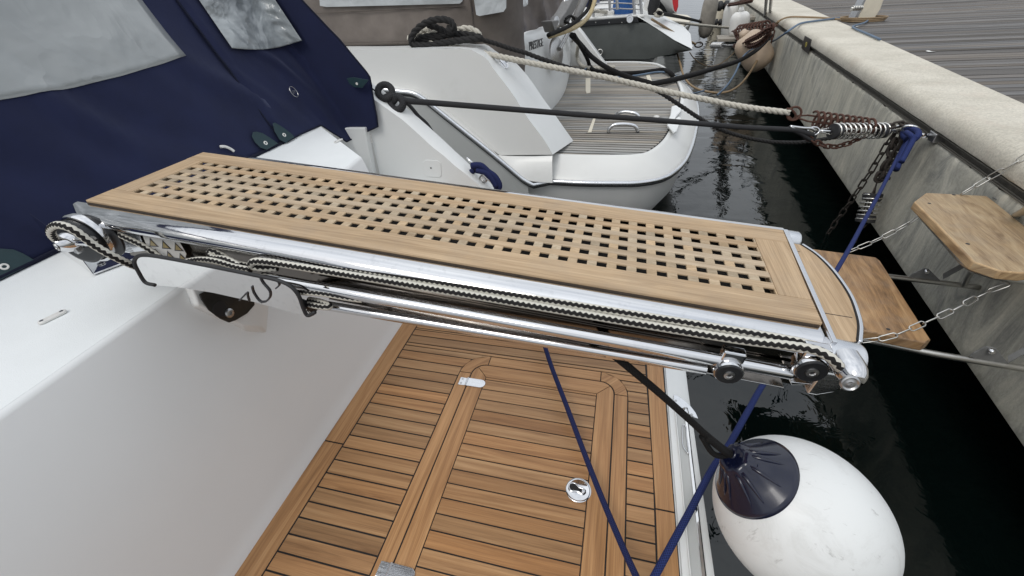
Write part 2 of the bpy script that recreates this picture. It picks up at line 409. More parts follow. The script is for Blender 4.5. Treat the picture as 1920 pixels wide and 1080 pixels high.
mb.f += [list(range(N)), [40 * N + i for i in range(N)][::-1]]; mb.uv += [None, None]
mb.build('bathing_platform', M['gelcoat'], yacht, smooth='auto')
# black caulk bed under the teak
mb = MB()
for a, b in zip(ys, ys[1:]): mb.box((-.962, a, -.0034), (teakx(a) + .962, 0, 0), (0, b - a, 0), (0, 0, .0039))
deckbed = mb.build('caulking', M['caulk'], yacht)
T0, TH = .0002, .0028
def slab(mb, poly, inset=.0027, z=T0, h=TH):     # one teak strip: polygon shrunk by the caulk gap
    c = sum((V(p) for p in poly), V((0, 0))) / len(poly); n = len(poly)
    area = sum(poly[i][0] * poly[(i + 1) % n][1] - poly[(i + 1) % n][0] * poly[i][1] for i in range(n))
    P = [V(p) for p in (poly if area > 0 else poly[::-1])]; out = []
    for i in range(n):
        a, b, c_ = P[i - 1], P[i], P[(i + 1) % n]
        d1 = (b - a).normalized(); d2 = (c_ - b).normalized(); n1 = V((-d1.y, d1.x)); n2 = V((-d2.y, d2.x))
        k = n1 + n2; k = k / max(.25, (1 + n1.dot(n2))); out.append(b + k * inset)
    mb.prism([(p.x, p.y, z) for p in out], (0, 0, h))
PX, PY = (1, 0, 0), (0, 1, 0)
XI = -.876; XO = lambda y: .204 + .018 * max(0, min(1, (1.36 - y) / .5)) if y < 1.36 else .203 - .05 * max(0, y - 1.5) ** 1.6
along, bord = MB(), MB()
# inner border and outer border
for a, b in [(-1.7, -.27), (-.27, .73), (.73, 1.73), (1.73, 2.6)]: slab(bord, [(-.958, a), (XI, a), (XI, b), (-.958, b)])
for a, b in [(-1.7, -.28), (-.28, .723), (.723, 1.75)]:
    n_ = 8; L = [(XO(a + (b - a) * i / n_), a + (b - a) * i / n_) for i in range(n_ + 1)]; R = [(teakx(a + (b - a) * i / n_), a + (b - a) * i / n_) for i in range(n_ + 1)]
    for i in range(1): slab(bord, [(L[0][0], L[0][1]), (R[0][0], R[0][1]), (R[-1][0], R[-1][1]), (L[-1][0], L[-1][1])])
slab(bord, [(XO(1.75), 1.75), (teakx(1.75), 1.75), (teakx(2.5), 2.5), (XO(2.5), 2.5)])
# the hatches: frame outer (x0,x1,y0,y1,r), lid seam
HAT = [(-.568, .134, -.40, 1.262, .11), (-.568, .134, 1.372, 2.35, .11)]
PIT, OFF = .05105, .3625
def rr(x0, x1, y0, y1, r, n=8):
    P = []
    for cx_, cy_, a0 in ((x1 - r, y1 - r, 0), (x0 + r, y1 - r, 90), (x0 + r, y0 + r, 180), (x1 - r, y0 + r, 270)):
        P += [(cx_ + r * math.cos(math.radians(a0 + 90 * i / n)), cy_ + r * math.sin(math.radians(a0 + 90 * i / n))) for i in range(n + 1)]
    return P
def inter(ylo, yhi, side, H):        # x of the hatch's outer outline at the strip's two edges
    x0, x1, a, b, r = H; out = []
    for y in (ylo, yhi):
        if y > b - r: d = y - (b - r); k = math.sqrt(max(0, r * r - min(d, r) ** 2)); inset = r - k
        elif y < a + r: d = (a + r) - y; k = math.sqrt(max(0, r * r - min(d, r) ** 2)); inset = r - k
        else: inset = 0
        out.append(x0 + inset if side == 0 else x1 - inset)
    return out
k0 = int((-1.7 - OFF) / PIT) - 1
for k in range(k0, k0 + 90):
    ya, yb = OFF + PIT * k, OFF + PIT * (k + 1)
    if ya < -1.7 or yb > 2.5: continue
    segs = None
    for H in HAT:
        if yb > H[2] and ya < H[3]:
            la = inter(max(ya, H[2]), min(yb, H[3]), 0, H); ra = inter(max(ya, H[2]), min(yb, H[3]), 1, H)
            ylo, yhi = ya, yb
            if ya < H[2] or yb > H[3]:      # strip cut by the straight end of the hatch
                if ya < H[2]:
                    slab(along, [(XI, ya), (XO(ya), ya), (XO(ya), H[2]), (XI, H[2])]) if H[2] - ya > .012 else None
                    ylo = H[2]
                if yb > H[3]:
                    slab(along, [(XI, H[3]), (XO(yb), H[3]), (XO(yb), yb), (XI, yb)]) if yb - H[3] > .012 else None
                    yhi = H[3]
                la = inter(ylo, yhi, 0, H); ra = inter(ylo, yhi, 1, H)
            if yhi - ylo > .006:
                slab(along, [(XI, ylo), (la[0], ylo), (la[1], yhi), (XI, yhi)]); slab(along, [(ra[0], ylo), (XO(ylo), ylo), (XO(yhi), yhi), (ra[1], yhi)])
            segs = 1
    if not segs: slab(along, [(XI, ya), (XO(ya), ya), (XO(yb), yb), (XI, yb)])
along.build('teak_strips', M['teak_new'], yacht, uvdir=(PX, PY), bevel=.0006, seg=1)
build_each(bord, 'teak_border', M['teak_new'], yacht, uvdir=(PY, PX), bevel=.0006, seg=1)
for hi, H in enumerate(HAT):
    x0, x1, a, b, r = H; fw = .052; r2 = r - fw
    hat = thing('x', '', '') if 0 else None
    hm = MB()    # corner pieces
    straight = MB(); lidx = MB()
    def arc(cx_, cy_, a0, ro, ri): 
        o1 = [(cx_ + ro * math.cos(math.radians(a0 + 90 * i / 8)), cy_ + ro * math.sin(math.radians(a0 + 90 * i / 8))) for i in range(9)]
        i1 = [(cx_ + ri * math.cos(math.radians(a0 + 90 * i / 8)), cy_ + ri * math.sin(math.radians(a0 + 90 * i / 8))) for i in range(9)]
        return o1 + i1[::-1]
    for cx_, cy_, a0 in ((x1 - r, b - r, 0), (x0 + r, b - r, 90), (x0 + r, a + r, 180), (x1 - r, a + r, 270)): slab(hm, arc(cx_, cy_, a0, r, r2), .0018)
    slab(straight, [(x0, a + r), (x0 + fw, a + r), (x0 + fw, b - r), (x0, b - r)], .0018); slab(straight, [(x1 - fw, a + r), (x1, a + r), (x1, b - r), (x1 - fw, b - r)], .0018)
    slab(lidx, [(x0 + r, b - fw), (x1 - r, b - fw), (x1 - r, b), (x0 + r, b)], .0018); slab(lidx, [(x0 + r, a), (x1 - r, a), (x1 - r, a + fw), (x0 + r, a + fw)], .0018)
    fr = build_each(hm, 'hatch_frame', M['teak_new'], yacht, uvdir=((1, 1, 0), (-1, 1, 0)), bevel=.0006, seg=1)[0]
    build_each(straight, 'frame_side', M['teak_new'], fr, uvdir=(PY, PX), bevel=.0006, seg=1); build_each(lidx, 'frame_end', M['teak_new'], fr, uvdir=(PX, PY), bevel=.0006, seg=1)
    # lid
    u0, u1, c, d = x0 + fw + .002, x1 - fw - .002, a + fw + .002, b - fw - .002; lw = .066
    ls, le, lp = MB(), MB(), MB()
    def corner(sx, sy):   # rounded outer corner of the lid's border
        cx_ = (u1 - r2) if sx > 0 else (u0 + r2); cy_ = (d - r2) if sy > 0 else (c + r2); a0 = {(1, 1): 0, (-1, 1): 90, (-1, -1): 180, (1, -1): 270}[(sx, sy)]
        return [(cx_ + r2 * math.cos(math.radians(a0 + 90 * i / 6)), cy_ + r2 * math.sin(math.radians(a0 + 90 * i / 6))) for i in range(7)]
    TR, TL, BL, BR = corner(1, 1), corner(-1, 1), corner(-1, -1), corner(1, -1)
    slab(ls, TL[3:] + BL[:4] + [(u0 + lw, c + lw), (u0 + lw, d - lw)], .001); slab(ls, BR[3:] + TR[:4] + [(u1 - lw, d - lw), (u1 - lw, c + lw)], .001)
    slab(le, TR[3:] + TL[:4] + [(u0 + lw, d - lw), (u1 - lw, d - lw)], .001); slab(le, BL[3:] + BR[:4] + [(u1 - lw, c + lw), (u0 + lw, c + lw)], .001)
    slab(lp, [(u0 + lw, d - lw - .013), (u1 - lw, d - lw - .013), (u1 - lw, d - lw), (u0 + lw, d - lw)], .0018)
    y = d - lw - .013
    while y > c + lw:
        ylo = max(y - PIT, c + lw)
        if y - ylo > .008: slab(lp, [(u0 + lw, ylo), (u1 - lw, ylo), (u1 - lw, y), (u0 + lw, y)], .0022)
        y -= PIT
    lid = build_each(ls, 'hatch_lid', M['teak_new'], yacht, uvdir=(PY, PX), bevel=.0006, seg=1)[0]
    build_each(le, 'lid_end', M['teak_new'], lid, uvdir=(PX, PY), bevel=.0006, seg=1); lp.build('lid_strips', M['teak_new'], lid, uvdir=(PX, PY), bevel=.0006, seg=1)
    # thin brass-coloured seam shows between frame and lid: open gap over the caulk bed
    if hi == 0:
        zt = T0 + TH
        for hy in (1.10, .385):
            hg = MB(); hg.prism([(-.552 + x_, hy + y_, zt + .0005) for x_, y_ in ((0, -.02), (.03, -.02), (.03, .02), (0, .02))], (0, 0, .002))
            pl = [(-.520, hy - .021)] + [(-.46 + .021 * math.cos(math.radians(q)), hy + .021 * math.sin(math.radians(q))) for q in range(-90, 91, 15)] + [(-.520, hy + .021)]
            hg.prism([(x_, y_, zt + .0006) for x_, y_ in pl], (0, 0, .004)); hg.tube([(-.519, hy - .021, zt + .004), (-.519, hy + .021, zt + .004)], .004, 8)
            hn = hg.build('hinge', M['brushed'], yacht, bevel=.0008)
            sc = MB()
            for dy in (-.011, .011): sc.lathe((-.541, hy + dy, zt + .0024), (0, 0, 1), [(0, .0048), (.0008, .0046), (.0009, .002), (.0003, .0018)], 12)
            build_each(sc, 'screw', M['dull'], hn)
        # flush ring pull
        C0 = V((-.016, .733, zt)); lt = MB()
        lt.lathe(C0, (0, 0, 1), [(0, .041), (.0015, .041), (.0032, .038), (.0034, .034), (.0026, .032), (.0026, .001)], 48)
        latch = lt.build('ring_pull', M['chrome'], yacht, smooth='auto')
        wl = MB(); kp = [(-.020 + .017 * math.cos(math.radians(q)), .017 * math.sin(math.radians(q))) for q in range(50, 311, 20)] + [(.004, -.009), (.022, -.010), (.026, 0), (.022, .010), (.004, .009)]
        ca, sa = math.cos(-.25), math.sin(-.25)
        wl.prism([(C0.x + x_ * ca - y_ * sa, C0.y + x_ * sa + y_ * ca, zt + .0027) for x_, y_ in kp], (0, 0, .0002)); wl.build('recess', M['caulk'], latch)
        rg = MB(); ring = [(C0.x + (x_ * .82 - .002) * ca - y_ * .82 * sa, C0.y + (x_ * .82 - .002) * sa + y_ * .82 * ca, zt + .0036) for x_, y_ in kp]
        rg.tube(smooth_path(ring, 3, True), .0028, 8, closed=True); rg.lathe(C0 + V((.016, -.004, .003)), (0, 0, 1), [(0, .006), (.002, .006), (.003, .004), (.003, .001)], 16)
        rg.build('ring', M['chrome'], latch, smooth=True)
# --- ladder locker in the rim
lk = MB(); lx = lambda y: .334 + .022 * (1.1 - y) * .7
lk.box((.312, -1.2, .0075), (.026, 0, 0), (0, 2.31, 0), (0, 0, .0006)); rc = lk.build('ladder_recess', M['gelcoat_grey'], yacht)
for x_, w_, mt in ((.3395, .0085, 'mirror'), (.348, .003, 'caulk')):
    q = MB(); q.box((x_, -1.2, .0078), (w_, 0, 0), (0, 2.30, 0), (0, 0, .003 if mt != 'caulk' else .0008)); q.build('ladder_rail' if mt != 'caulk' else 'seam', M[mt], rc, bevel=.001 if mt != 'caulk' else 0)
q = MB(); q.box((.306, -1.2, .0076), (.004, 0, 0), (0, 2.32, 0), (0, 0, .007)); q.build('recess_lip', M['gelcoat'], rc, bevel=.0015)
q = MB(); pl = [Zp(*p, .009) for p in ((1263, 741), (1270, 743), (1281, 750), (1295, 763), (1304, 775), (1309, 786), (1303, 784), (1290, 776), (1280, 775), (1266, 765), (1263, 752))]
q.prism(pl, (0, 0, .004)); sp = q.build('steel_plate', M['brushed'], yacht, bevel=.001)
q = MB()
for p in ((1267, 751), (1297, 777)): q.lathe(Zp(*p, .0132), (0, 0, 1), [(0, .005), (.001, .0045), (.001, .002), (.0004, .001)], 12)
build_each(q, 'screw', M['dull'], sp)
q = MB(); q.tube([Zp(1284, 766, .012), Zp(1288, 780, .006)], .011, 14); q.build('hinge_pin', M['chrome'], sp, smooth=True)
q = MB(); q.tube(smooth_path([Zp(*p, .0125) for p in ((1281, 797), (1280, 812), (1280, 832), (1285, 844), (1291, 850), (1290, 838), (1287, 815), (1286, 800))], 4, True), .0022, 8, closed=True); q.build('ladder_handle', M['chrome'], yacht, smooth=True)
# --- coaming and transom moulding
ZC = .75
E0, E1 = Zp(678.6, 293, ZC), Zp(600, 237, ZC)        # diagonal end
def edge(y): return -1.055 - .02 * max(0, y) / 1.6 if y > 0 else -1.055
mb = MB(); yy = [-1.7, -.8, 0, .5, 1.0, 1.35, E0.y]
def sec(y, xe): return [(xe, ZC), (xe + .006, ZC - .003), (xe + .012, ZC - .012), (-.990, .30), (-.968, .08), (-.963, .03), (-.955, .008), (-.955, -.01)]
n_ = 8
for j, y in enumerate(yy):
    xe = edge(y) if y < E0.y - .01 else E0.x
    mb.v += [V((a, y, b)) for a, b in sec(y, xe - .012)]
for j in range(len(yy) - 1):
    for i in range(n_ - 1): mb.f.append([j * n_ + i, (j + 1) * n_ + i, (j + 1) * n_ + i + 1, j * n_ + i + 1]); mb.uv.append(None)
tr = mb.build('transom', M['gelcoat_side'], yacht, smooth='auto')
mb = MB(); top = [V((-1.067, -1.7, ZC))] + [V((edge(y) - .012, y, ZC)) for y in (-.8, 0, .5, 1.0, 1.35)] + [V((E0.x - .012, E0.y, ZC)), V((E1.x, E1.y, ZC)), V((-2.2, E1.y + .5, ZC)), V((-2.2, -1.7, ZC))]
mb.prism([p + V((0, 0, -.0035)) for p in top], (0, 0, .004)); mb.build('coaming_top', M['gelcoat_ns'], yacht)
mb = MB(); mb.add([E0 + V((-.012, 0, 0)), E1, V((E1.x - .02, E1.y + .02, 0)), V((-.955, E0.y, 0)), V((-.968, E0.y, .08)), V((-.99, E0.y, .30)), E0 + V((0, 0, -.012))], [(0, 1, 2, 3, 4, 5, 6)]); mb.build('coaming_end', M['gelcoat_grey'], yacht)
# gate floor and step between coaming and wing
mb = MB(); mb.box((-2.3, 1.5, .3), (1.30, 0, 0), (0, .8, 0), (0, 0, .03)); mb.box((-1.02, 1.54, 0), (.03, 0, 0), (0, .76, 0), (0, 0, .33)); mb.build('gate_step', M['gelcoat'], yacht, bevel=.004)
# --- quarter wing on the far side
YW, YO = 2.3, 2.42
inn = [(674, 167), (678, 170), (716, 197), (755, 225), (783, 250), (810, 275), (832, 292), (853, 311), (873, 326), (893, 343), (925, 372), (955, 402)]
out_ = [(684, 146), (692, 151), (725, 175), (759, 200), (785, 221), (810, 243), (832, 263), (853, 283), (872, 300), (889, 317), (930, 352), (965, 384)]
I3 = [Yp(x, y, YW) for x, y in inn]; O3 = [Yp(x, y, YO) for x, y in out_]; n_ = len(I3)
mb = MB(); mid1 = [a.lerp(b, .1) + V((0, 0, .007)) for a, b in zip(I3, O3)]; mid2 = [a.lerp(b, .9) + V((0, 0, .007)) for a, b in zip(I3, O3)]
low1 = [V((p.x, YW, -.02)) for p in I3]; low2 = [V((p.x, YO + .06, -.5)) for p in O3]; rows = [low1, I3, mid1, mid2, O3, low2]
for r_ in rows: mb.v += r_
for j in range(len(rows) - 1):
    for i in range(n_ - 1): mb.f.append([j * n_ + i, j * n_ + i + 1, (j + 1) * n_ + i + 1, (j + 1) * n_ + i]); mb.uv.append(None)
mb.f.append([j * n_ + n_ - 1 for j in range(len(rows))][::-1]); mb.uv.append(None)
wing = mb.build('quarter_wing', M['gelcoat'], yacht, smooth='auto')
q = MB(); cv = [Yp(*p, YW - .004) for p in ((793, 305), (798, 300), (820, 301), (826, 306), (828, 328), (824, 333), (800, 331), (795, 326))]; q.prism(cv, (0, .004, 0)); lid = q.build('shower_cover', M['gelcoat'], wing, bevel=.0018)
q = MB(); q.lathe(Yp(808, 315, YW - .0042), (0, -1, 0), [(0, .005), (.002, .0045), (.002, .001)], 10); q.build('cover_lock', M['caulk'], lid)
q = MB(); q.lathe(Yp(707, 226, YW), (0, -1, 0), [(0, .007), (.004, .007), (.005, .004), (.005, .001)], 12); q.build('snap_stud', M['dull'], wing)
q = MB(); q.prism([Yp(*p, YW - .01) for p in ((684, 256), (694, 251), (698, 268), (688, 270))], (0, .01, 0)); q.build('bracket', M['whiteplastic'], wing, bevel=.001)
q = MB(); q.prism([Yp(*p, YW - .05) for p in ((620, 240), (684, 240), (702, 340), (640, 340))], (0, .045, 0)); q.build('inner_panel', M['gelcoat'], wing, bevel=.004)
# fittings on coaming
def strap_eye(p, q_, name='strap_eye', h=.007):
    a, b = V(p), V(q_); t = (b - a).normalized(); s = V((-t.y, t.x, 0)); e = MB(); R = .0085; P = []
    for c_, a0 in ((b, -90), (a, 90)):
        for k in range(9):
            an = math.radians(a0 + 180 * k / 8); P.append(c_ + t * math.cos(an) * R + s * math.sin(an) * R)
    e.prism([x_ + V((0, 0, .0007)) for x_ in P], (0, 0, h)); o = e.build(name, M['whiteplastic'], yacht, bevel=.0025, smooth='auto'); sc = MB()
    for c_ in (a, b): sc.lathe(c_ + V((0, 0, h + .0006)), (0, 0, 1), [(0, .0042), (.001, .0038), (.0008, .001)], 12)
    build_each(sc, 'screw', M['dull'], o)
strap_eye(Zp(82, 606, ZC), Zp(119, 588, ZC)); strap_eye(Zp(630, 268, ZC), Zp(640, 263, ZC))
# chrome fitting and moulded pad on transom face below the plate
def Tp(px, py, d=0): n = V((.987, 0, .16)); return on(px, py, V((-.990 + d, 0, .30)), (.9855, 0, .17))
q = MB(); o1 = [(345, 535), (360, 575), (395, 592), (440, 610), (462, 622), (500, 624), (502, 590), (505, 545), (470, 520), (400, 515)]
A_ = [Tp(x, y, .001) for x, y in o1]; B_ = [Tp(x + (430 - x) * .16, y + (560 - y) * .16, .03) for x, y in o1]; k_ = len(A_)
q.add(A_ + B_, [(i, (i + 1) % k_, k_ + (i + 1) % k_, k_ + i) for i in range(k_)] + [[k_ + i for i in range(k_)]]); pad = q.build('light_pad', M['gelcoat'], yacht, bevel=.006, smooth='auto', seg=3)
q = MB(); q.prism([Tp(*p, .033) for p in ((376, 562), (372, 552), (385, 545), (430, 540), (475, 553), (476, 572), (462, 588), (440, 601), (428, 605), (412, 598), (390, 582))], (.004, 0, .0008)); ft = q.build('steel_fitting', plain('dark_glossy_steel', (.028, .027, .025), .12, .4, 30), yacht, bevel=.0015)
q = MB(); q.lathe(Tp(429, 587, .037), (.98, 0, .17), [(0, .013), (.004, .013), (.006, .010), (.006, .005), (.002, .004), (.002, .001)], 18); q.build('bolt', M['dull'], ft, smooth='auto')
q = MB(); q.lathe(Tp(413, 580, .0375), (.98, 0, .17), [(0, .022), (.001, .021), (.0012, .001)], 20); q.build('bolt_recess', M['caulk'], ft)
# hull of the yacht below and forward
mb = MB(); mb.box((-4.5, -1.7, -.9), (3.55, 0, 0), (0, 4.1, 0), (0, 0, .88)); mb.build('hull', M['gelcoat_grey'], yacht, bevel=.03)
# ================================================================ COCKPIT CANOPY
canopy = thing('cockpit_canopy', 'navy blue canvas canopy with grey clear windows rising from the yacht coaming', 'canopy', (-1.63, 0, .75))
CP = V((-1.617, 0, .752)); CS = V((-.4126, 0, .9109)); CN = V((.9109, 0, .4126))
def Cp(px, py, d=0): return on(px, py, CP + CN * d, CN)
def cys(p): return (p - CP).y, (p - CP).dot(CS)
def wr(y, s, k=1):
    a = noise.noise(V((y * 2.1 + s * 1.2, s * 2.4 - y * .8, 3.1))); b = noise.noise(V((y * 7 + s * 4.5, s * 2.2, 9.7)))
    fold = math.exp(-((y - 1.0 - s * .0) ** 2) / .5)
    return k * (.022 * a + .010 * b * (.5 + fold)) * min(1, s * 5 + .1) + .020 * max(0, math.sin(11 * y + 7 * s + 4 * noise.noise(V((y * 1.3, s * 1.3, 5))))) ** 4 * min(1, s * 4) * max(0, 1 - abs(s - .32) * 2.2)
WLx = [Cp(*p) for p in ((345, 108), (265, 0), (0, 190))]
yr, sr = cys(WLx[0]); yt, st = cys(WLx[1]); yl, sl = cys(WLx[2])
ysm = cys(Cp(530, 270))[0]
mb = MB(); mb.grid(lambda u, v_: (lambda y, s: CP + V((0, y, 0)) + CS * s + CN * wr(y, s))(-1.7 + (ysm + .07 + 1.7) * u, v_ * 1.75 - .002), 110, 60)
mb.build('side_curtain', M['navy'], canopy, smooth=True, solid=.002)
def winb(y): return sl + (sr - sl) * (y - yl) / (yr - yl) - .012 * math.sin((y - yl) / (yr - yl) * 3.14)
mb = MB()
def wf(u, v_):
    s_t = 1.55; yR = lambda s: yr + (yt - yr) * (s - sr) / (st - sr)
    y = -1.6 + (yr + 1.6) * u; s = winb(y) + (s_t - winb(y)) * v_; y = -1.6 + (yR(s) + 1.6) * u
    return CP + V((0, y, 0)) + CS * s + CN * (wr(y, s) + .004 + (.012 + .012 * noise.noise(V((y * 4, s * 7, 1)))) * min(1, v_ * 6) * min(1, (1 - u) * 8))
mb.grid(wf, 90, 50); mb.build('window', M['vinyl'], canopy, smooth=True, solid=.001)
# right-hand panel, over the gate
T_, B_ = [(255, -100), (470, -100)], [(530, 270), (548, 262), (565, 253), (583, 245), (600, 237), (622, 250), (640, 260), (655, 268), (680, 255), (705, 240)]
def rp_(u, v_, px_off=0):
    t = (T_[0][0] + (T_[1][0] - T_[0][0]) * u, -100.0); x = u * (len(B_) - 1); i = min(int(x), len(B_) - 2); f = x - i
    b = (B_[i][0] + (B_[i + 1][0] - B_[i][0]) * f, B_[i][1] + (B_[i + 1][1] - B_[i][1]) * f); p = [t[0] + (b[0] - t[0]) * v_, t[1] + (b[1] - t[1]) * v_]
    vy = p[1]; ex = 470 + (690 - 470) * (vy + 100) / 245 if vy < 145 else 690 + (vy - 145) * .158
    cur = 470 + (705 - 470) * (vy + 100) / 340; p[0] += (ex - cur) * u ** 3; return p
def rpan(u, v_, d=.012):
    xy = rp_(u, v_); p = Cp(*xy); y, s = cys(p)
    w_ = Yp(*xy, 2.272); t1, t2 = (p - EYE).length, (w_ - EYE).length; k_ = .06; hmin = max(k_ - abs(t1 - t2), 0) / k_; tm = min(t1, t2) - hmin * hmin * k_ / 4; p = EYE + (p - EYE) * (tm / t1)
    g = noise.noise(V((y * 5.5 + s * 3, s * 1.8 - y, 5))) * .012 + noise.noise(V((y * 20 + s * 6, s * 4, 2))) * .005 + .014 * max(0, math.sin(26 * y + 16 * s + 3 * noise.noise(V((y * 2, s * 2, 0))))) ** 3 * max(0, 1 - abs(s - .38) * 2.6)
    e = math.exp(-((u) / .05) ** 2) * .004 - .012 * max(0, 1 - u / .06)
    return p + CN * (d + g * (.35 + min(u, .7)) + e)
mb = MB(); mb.grid(lambda u, v_: rpan(u, v_), 90, 90); mb.build('gate_curtain', M['navy'], canopy, smooth=True, solid=.0025)
mb = MB()
for side in (0, 1): mb.tube([rpan(side, k / 40, .0135) for k in range(41)], .0045, 6)
mb.tube([rpan(k / 60, .997, .013) for k in range(61)], .0045, 6)
mb.tube([CP + V((0, -1.7 + (ysm + 1.7) * k / 40, 0)) + CS * .006 + CN * .004 for k in range(41)], .006, 6)
mb.build('binding', M['navytrim'], canopy, smooth=True)
def inpanel(x, y):  # invert rp_ roughly
    best = None
    for i in range(61):
        for j in range(61):
            p = rp_(i / 60, j / 60); d = (p[0] - x) ** 2 + (p[1] - y) ** 2
            if best is None or d < best[0]: best = (d, i / 60, j / 60)
    return best[1], best[2]
cs = [inpanel(*p) for p in ((346, -40), (490, -40), (566, 76), (435, 90))]
def wpt(u, v_, d):
    x = (346 + (490 - 346) * u) * (1 - v_) + (435 + (566 - 435) * u) * v_; y = -40 * (1 - v_) + (90 + (76 - 90) * u + 9 * math.sin(3.14 * u)) * v_
    p = Cp(x, y); w_ = Yp(x, y, 2.272); t1, t2 = (p - EYE).length, (w_ - EYE).length; k_ = .06; hm_ = max(k_ - abs(t1 - t2), 0) / k_; tm = min(t1, t2) - hm_ * hm_ * k_ / 4
    return EYE + (p - EYE) * ((tm - .025 - d) / t1)
def w2(u, v_):
    a = (cs[0][0] + (cs[1][0] - cs[0][0]) * u, cs[0][1] + (cs[1][1] - cs[0][1]) * u); b = (cs[3][0] + (cs[2][0] - cs[3][0]) * u, cs[3][1] + (cs[2][1] - cs[3][1]) * u + .02 * math.sin(3.14 * u))
    q = (a[0] + (b[0] - a[0]) * v_, a[1] + (b[1] - a[1]) * v_); e = min(1, 10 * min(u, 1 - u, v_ + .05, 1 - v_))
    return wpt(u, v_, .020 + e * (.010 + .012 * noise.noise(V((u * 4 + v_ * 6, v_ * 5 - u * 7, 8)))))
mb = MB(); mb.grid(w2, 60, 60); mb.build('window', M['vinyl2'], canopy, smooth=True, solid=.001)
def patch(pts, eye, nm='fastener_patch', d=.022):
    q = MB(); q.prism([Cp(*p, d) for p in pts], CN * .0022); o = q.build(nm, M['green'], canopy, bevel=.0008)
    q = MB(); c = Cp(*eye, d + .0024); q.tube([c + (V((0, 1, 0)) * math.cos(a) + CS * math.sin(a) * .9) * .0075 for a in [k * math.pi / 8 for k in range(16)]], .0028, 8, closed=True); q.build('eyelet', M['whiteplastic'], o, smooth=True)
    return o
patch([(472, 256), (474, 248), (481, 247), (492, 250), (505, 258), (521, 269), (500, 281), (488, 277), (478, 267)], (498, 268), d=.014)
patch([(511, 232), (515, 230), (522, 234), (533, 241), (545, 250), (552, 257), (536, 268), (524, 262), (515, 247)], (533, 253))
patch([(-25, 470), (-5, 466), (25, 468), (44, 476), (66, 489), (40, 505), (0, 525), (-30, 540)], (8, 500), d=.006)
q = MB(); q.prism([Yp(*p, 2.24) for p in ((650, 147), (662, 145), (691, 150), (679, 165), (664, 163), (655, 157))], (0, .004, 0)); pt_ = q.build('fastener_patch', M['green'], canopy, bevel=.0008)
q = MB(); q.lathe(Yp(669, 157, 2.238), (0, -1, 0), [(0, .007), (.002, .006), (.002, .001)], 12); q.build('eyelet', M['whiteplastic'], pt_)
q = MB(); cc = Cp(551, 172, .034); ax = V((0, 1, 0)); q.tube([cc + (ax * math.cos(a) * .021 + CS * math.sin(a) * .027) for a in [k * math.pi / 16 for k in range(32)]], .0014, 6, closed=True)
text_mb(q, 'SM', cc - ax * .016 - CS * .009, ax, CS, .024, .0, .0004, .2); q.build('maker_mark', M['dull'], canopy)
q = MB(); q.tube(smooth_path([Cp(*p, .01) for p in ((413, 275), (422, 275), (432, 279), (439, 284))], 4), .006, 8); q.build('grab_loop', M['whiteplastic'], canopy, smooth=True)
# ================================================================ FOLDING GANGWAY (passerelle)
GA = V((-1.2023, .6597, .9824)); GU = V((.99672112, -.01067118, -.08020685)); GV = V((.01070567, .99994269, 0)); GW = V((.0802023, -.00085867, .99677824))
def G(u, v, w_): return GA + GU * u + GV * v + GW * w_
def Gv(px, py, vv): r = ray(px, py); t = ((GA - EYE).dot(GV) + vv) / r.dot(GV); return EYE + r * t          # on the side plane v=vv
def Gw(px, py, ww=0): r = ray(px, py); t = ((GA - EYE).dot(GW) + ww) / r.dot(GW); return EYE + r * t
gang = thing('gangway', 'polished steel gangway with a pale teak grating tread reaching from the yacht towards the pier', 'gangway', G(0, .17, -.2))
def gbox(mb, u0, u1, v0, v1, w0, w1): mb.box(G(u0, v0, w0), GU * (u1 - u0), GV * (v1 - v0), GW * (w1 - w0))
UL, UR = .0, 1.574
fr = MB(); cr = MB()
bw = .056
# frame boards: long sides, end boards
fr.prism([G(0, 0, -.02), G(1.5745, 0, -.02), G(1.5775, bw + .01, -.02), G(0, bw + .01, -.02)], GW * .02); fr.prism([G(0, .2797, -.005), G(1.5905, .2797, -.005), G(1.594, .34, -.005), G(0, .34, -.005)], GW * .005)
bs_ = MB(); gbox(bs_, .002, 1.572, -.0016, -.0002, -.0084, -.0050); bs_.build('edge_shade_strip', plain('shaded_board_edge', (.05, .034, .022), .8, .4, 60), gang)  # dark strip added for the shade along the side board's lower edge
o_fr = build_each(fr, 'side_board', M['teak_old'], gang, uvdir=(GU, GV), bevel=.0012)
eb = MB(); gbox(eb, UL + .001, UL + .054, bw + .0112, .2795, -.02, -.0002); eb.prism([G(1.521, bw + .0112, -.02), G(1.5775, bw + .0112, -.02), G(1.5905, .2795, -.02), G(1.521, .2795, -.02)], GW * .0198)
build_each(eb, 'end_board', M['teak_old'], gang, uvdir=(GV, GU), bevel=.0012)
NCOL, NROW = 38, 6; P0 = .0672; PU = (1.508 - P0) / 37; V0 = .0755; PV = .0388; hw = .0098
sl, ct = MB(), MB()
for i in range(NROW - 1):   # long slats between hole rows
    gbox(sl, .0545, 1.5205, V0 + PV * i + hw, V0 + PV * (i + 1) - hw, -.0048, -.0006)
sl.build('long_slats', M['teak_old'], gang, uvdir=(GU, GV), bevel=.0008, seg=1)
for r in range(NROW):       # cross pieces between the holes, end grain up
    vc = V0 + PV * r
    for c in range(NCOL + 1):
        a = .055 if c == 0 else P0 + PU * (c - 1) + hw; b = 1.5205 if c == NCOL else P0 + PU * c - hw
        if b - a > .002: gbox(ct, a, b, vc - hw + .0002, vc + hw - .0002, -.0052, -.0010)
ct.build('cross_slats', M['teak_end'], gang, uvdir=(GU, GV), bevel=.0006, seg=1)
tr_ = MB(); gbox(tr_, .02, 1.57, .005, .335, -.046, -.043); gbox(tr_, .02, 1.57, .330, .336, -.0428, -.0056); tr_.build('under_tray', M['darktray'], gang)
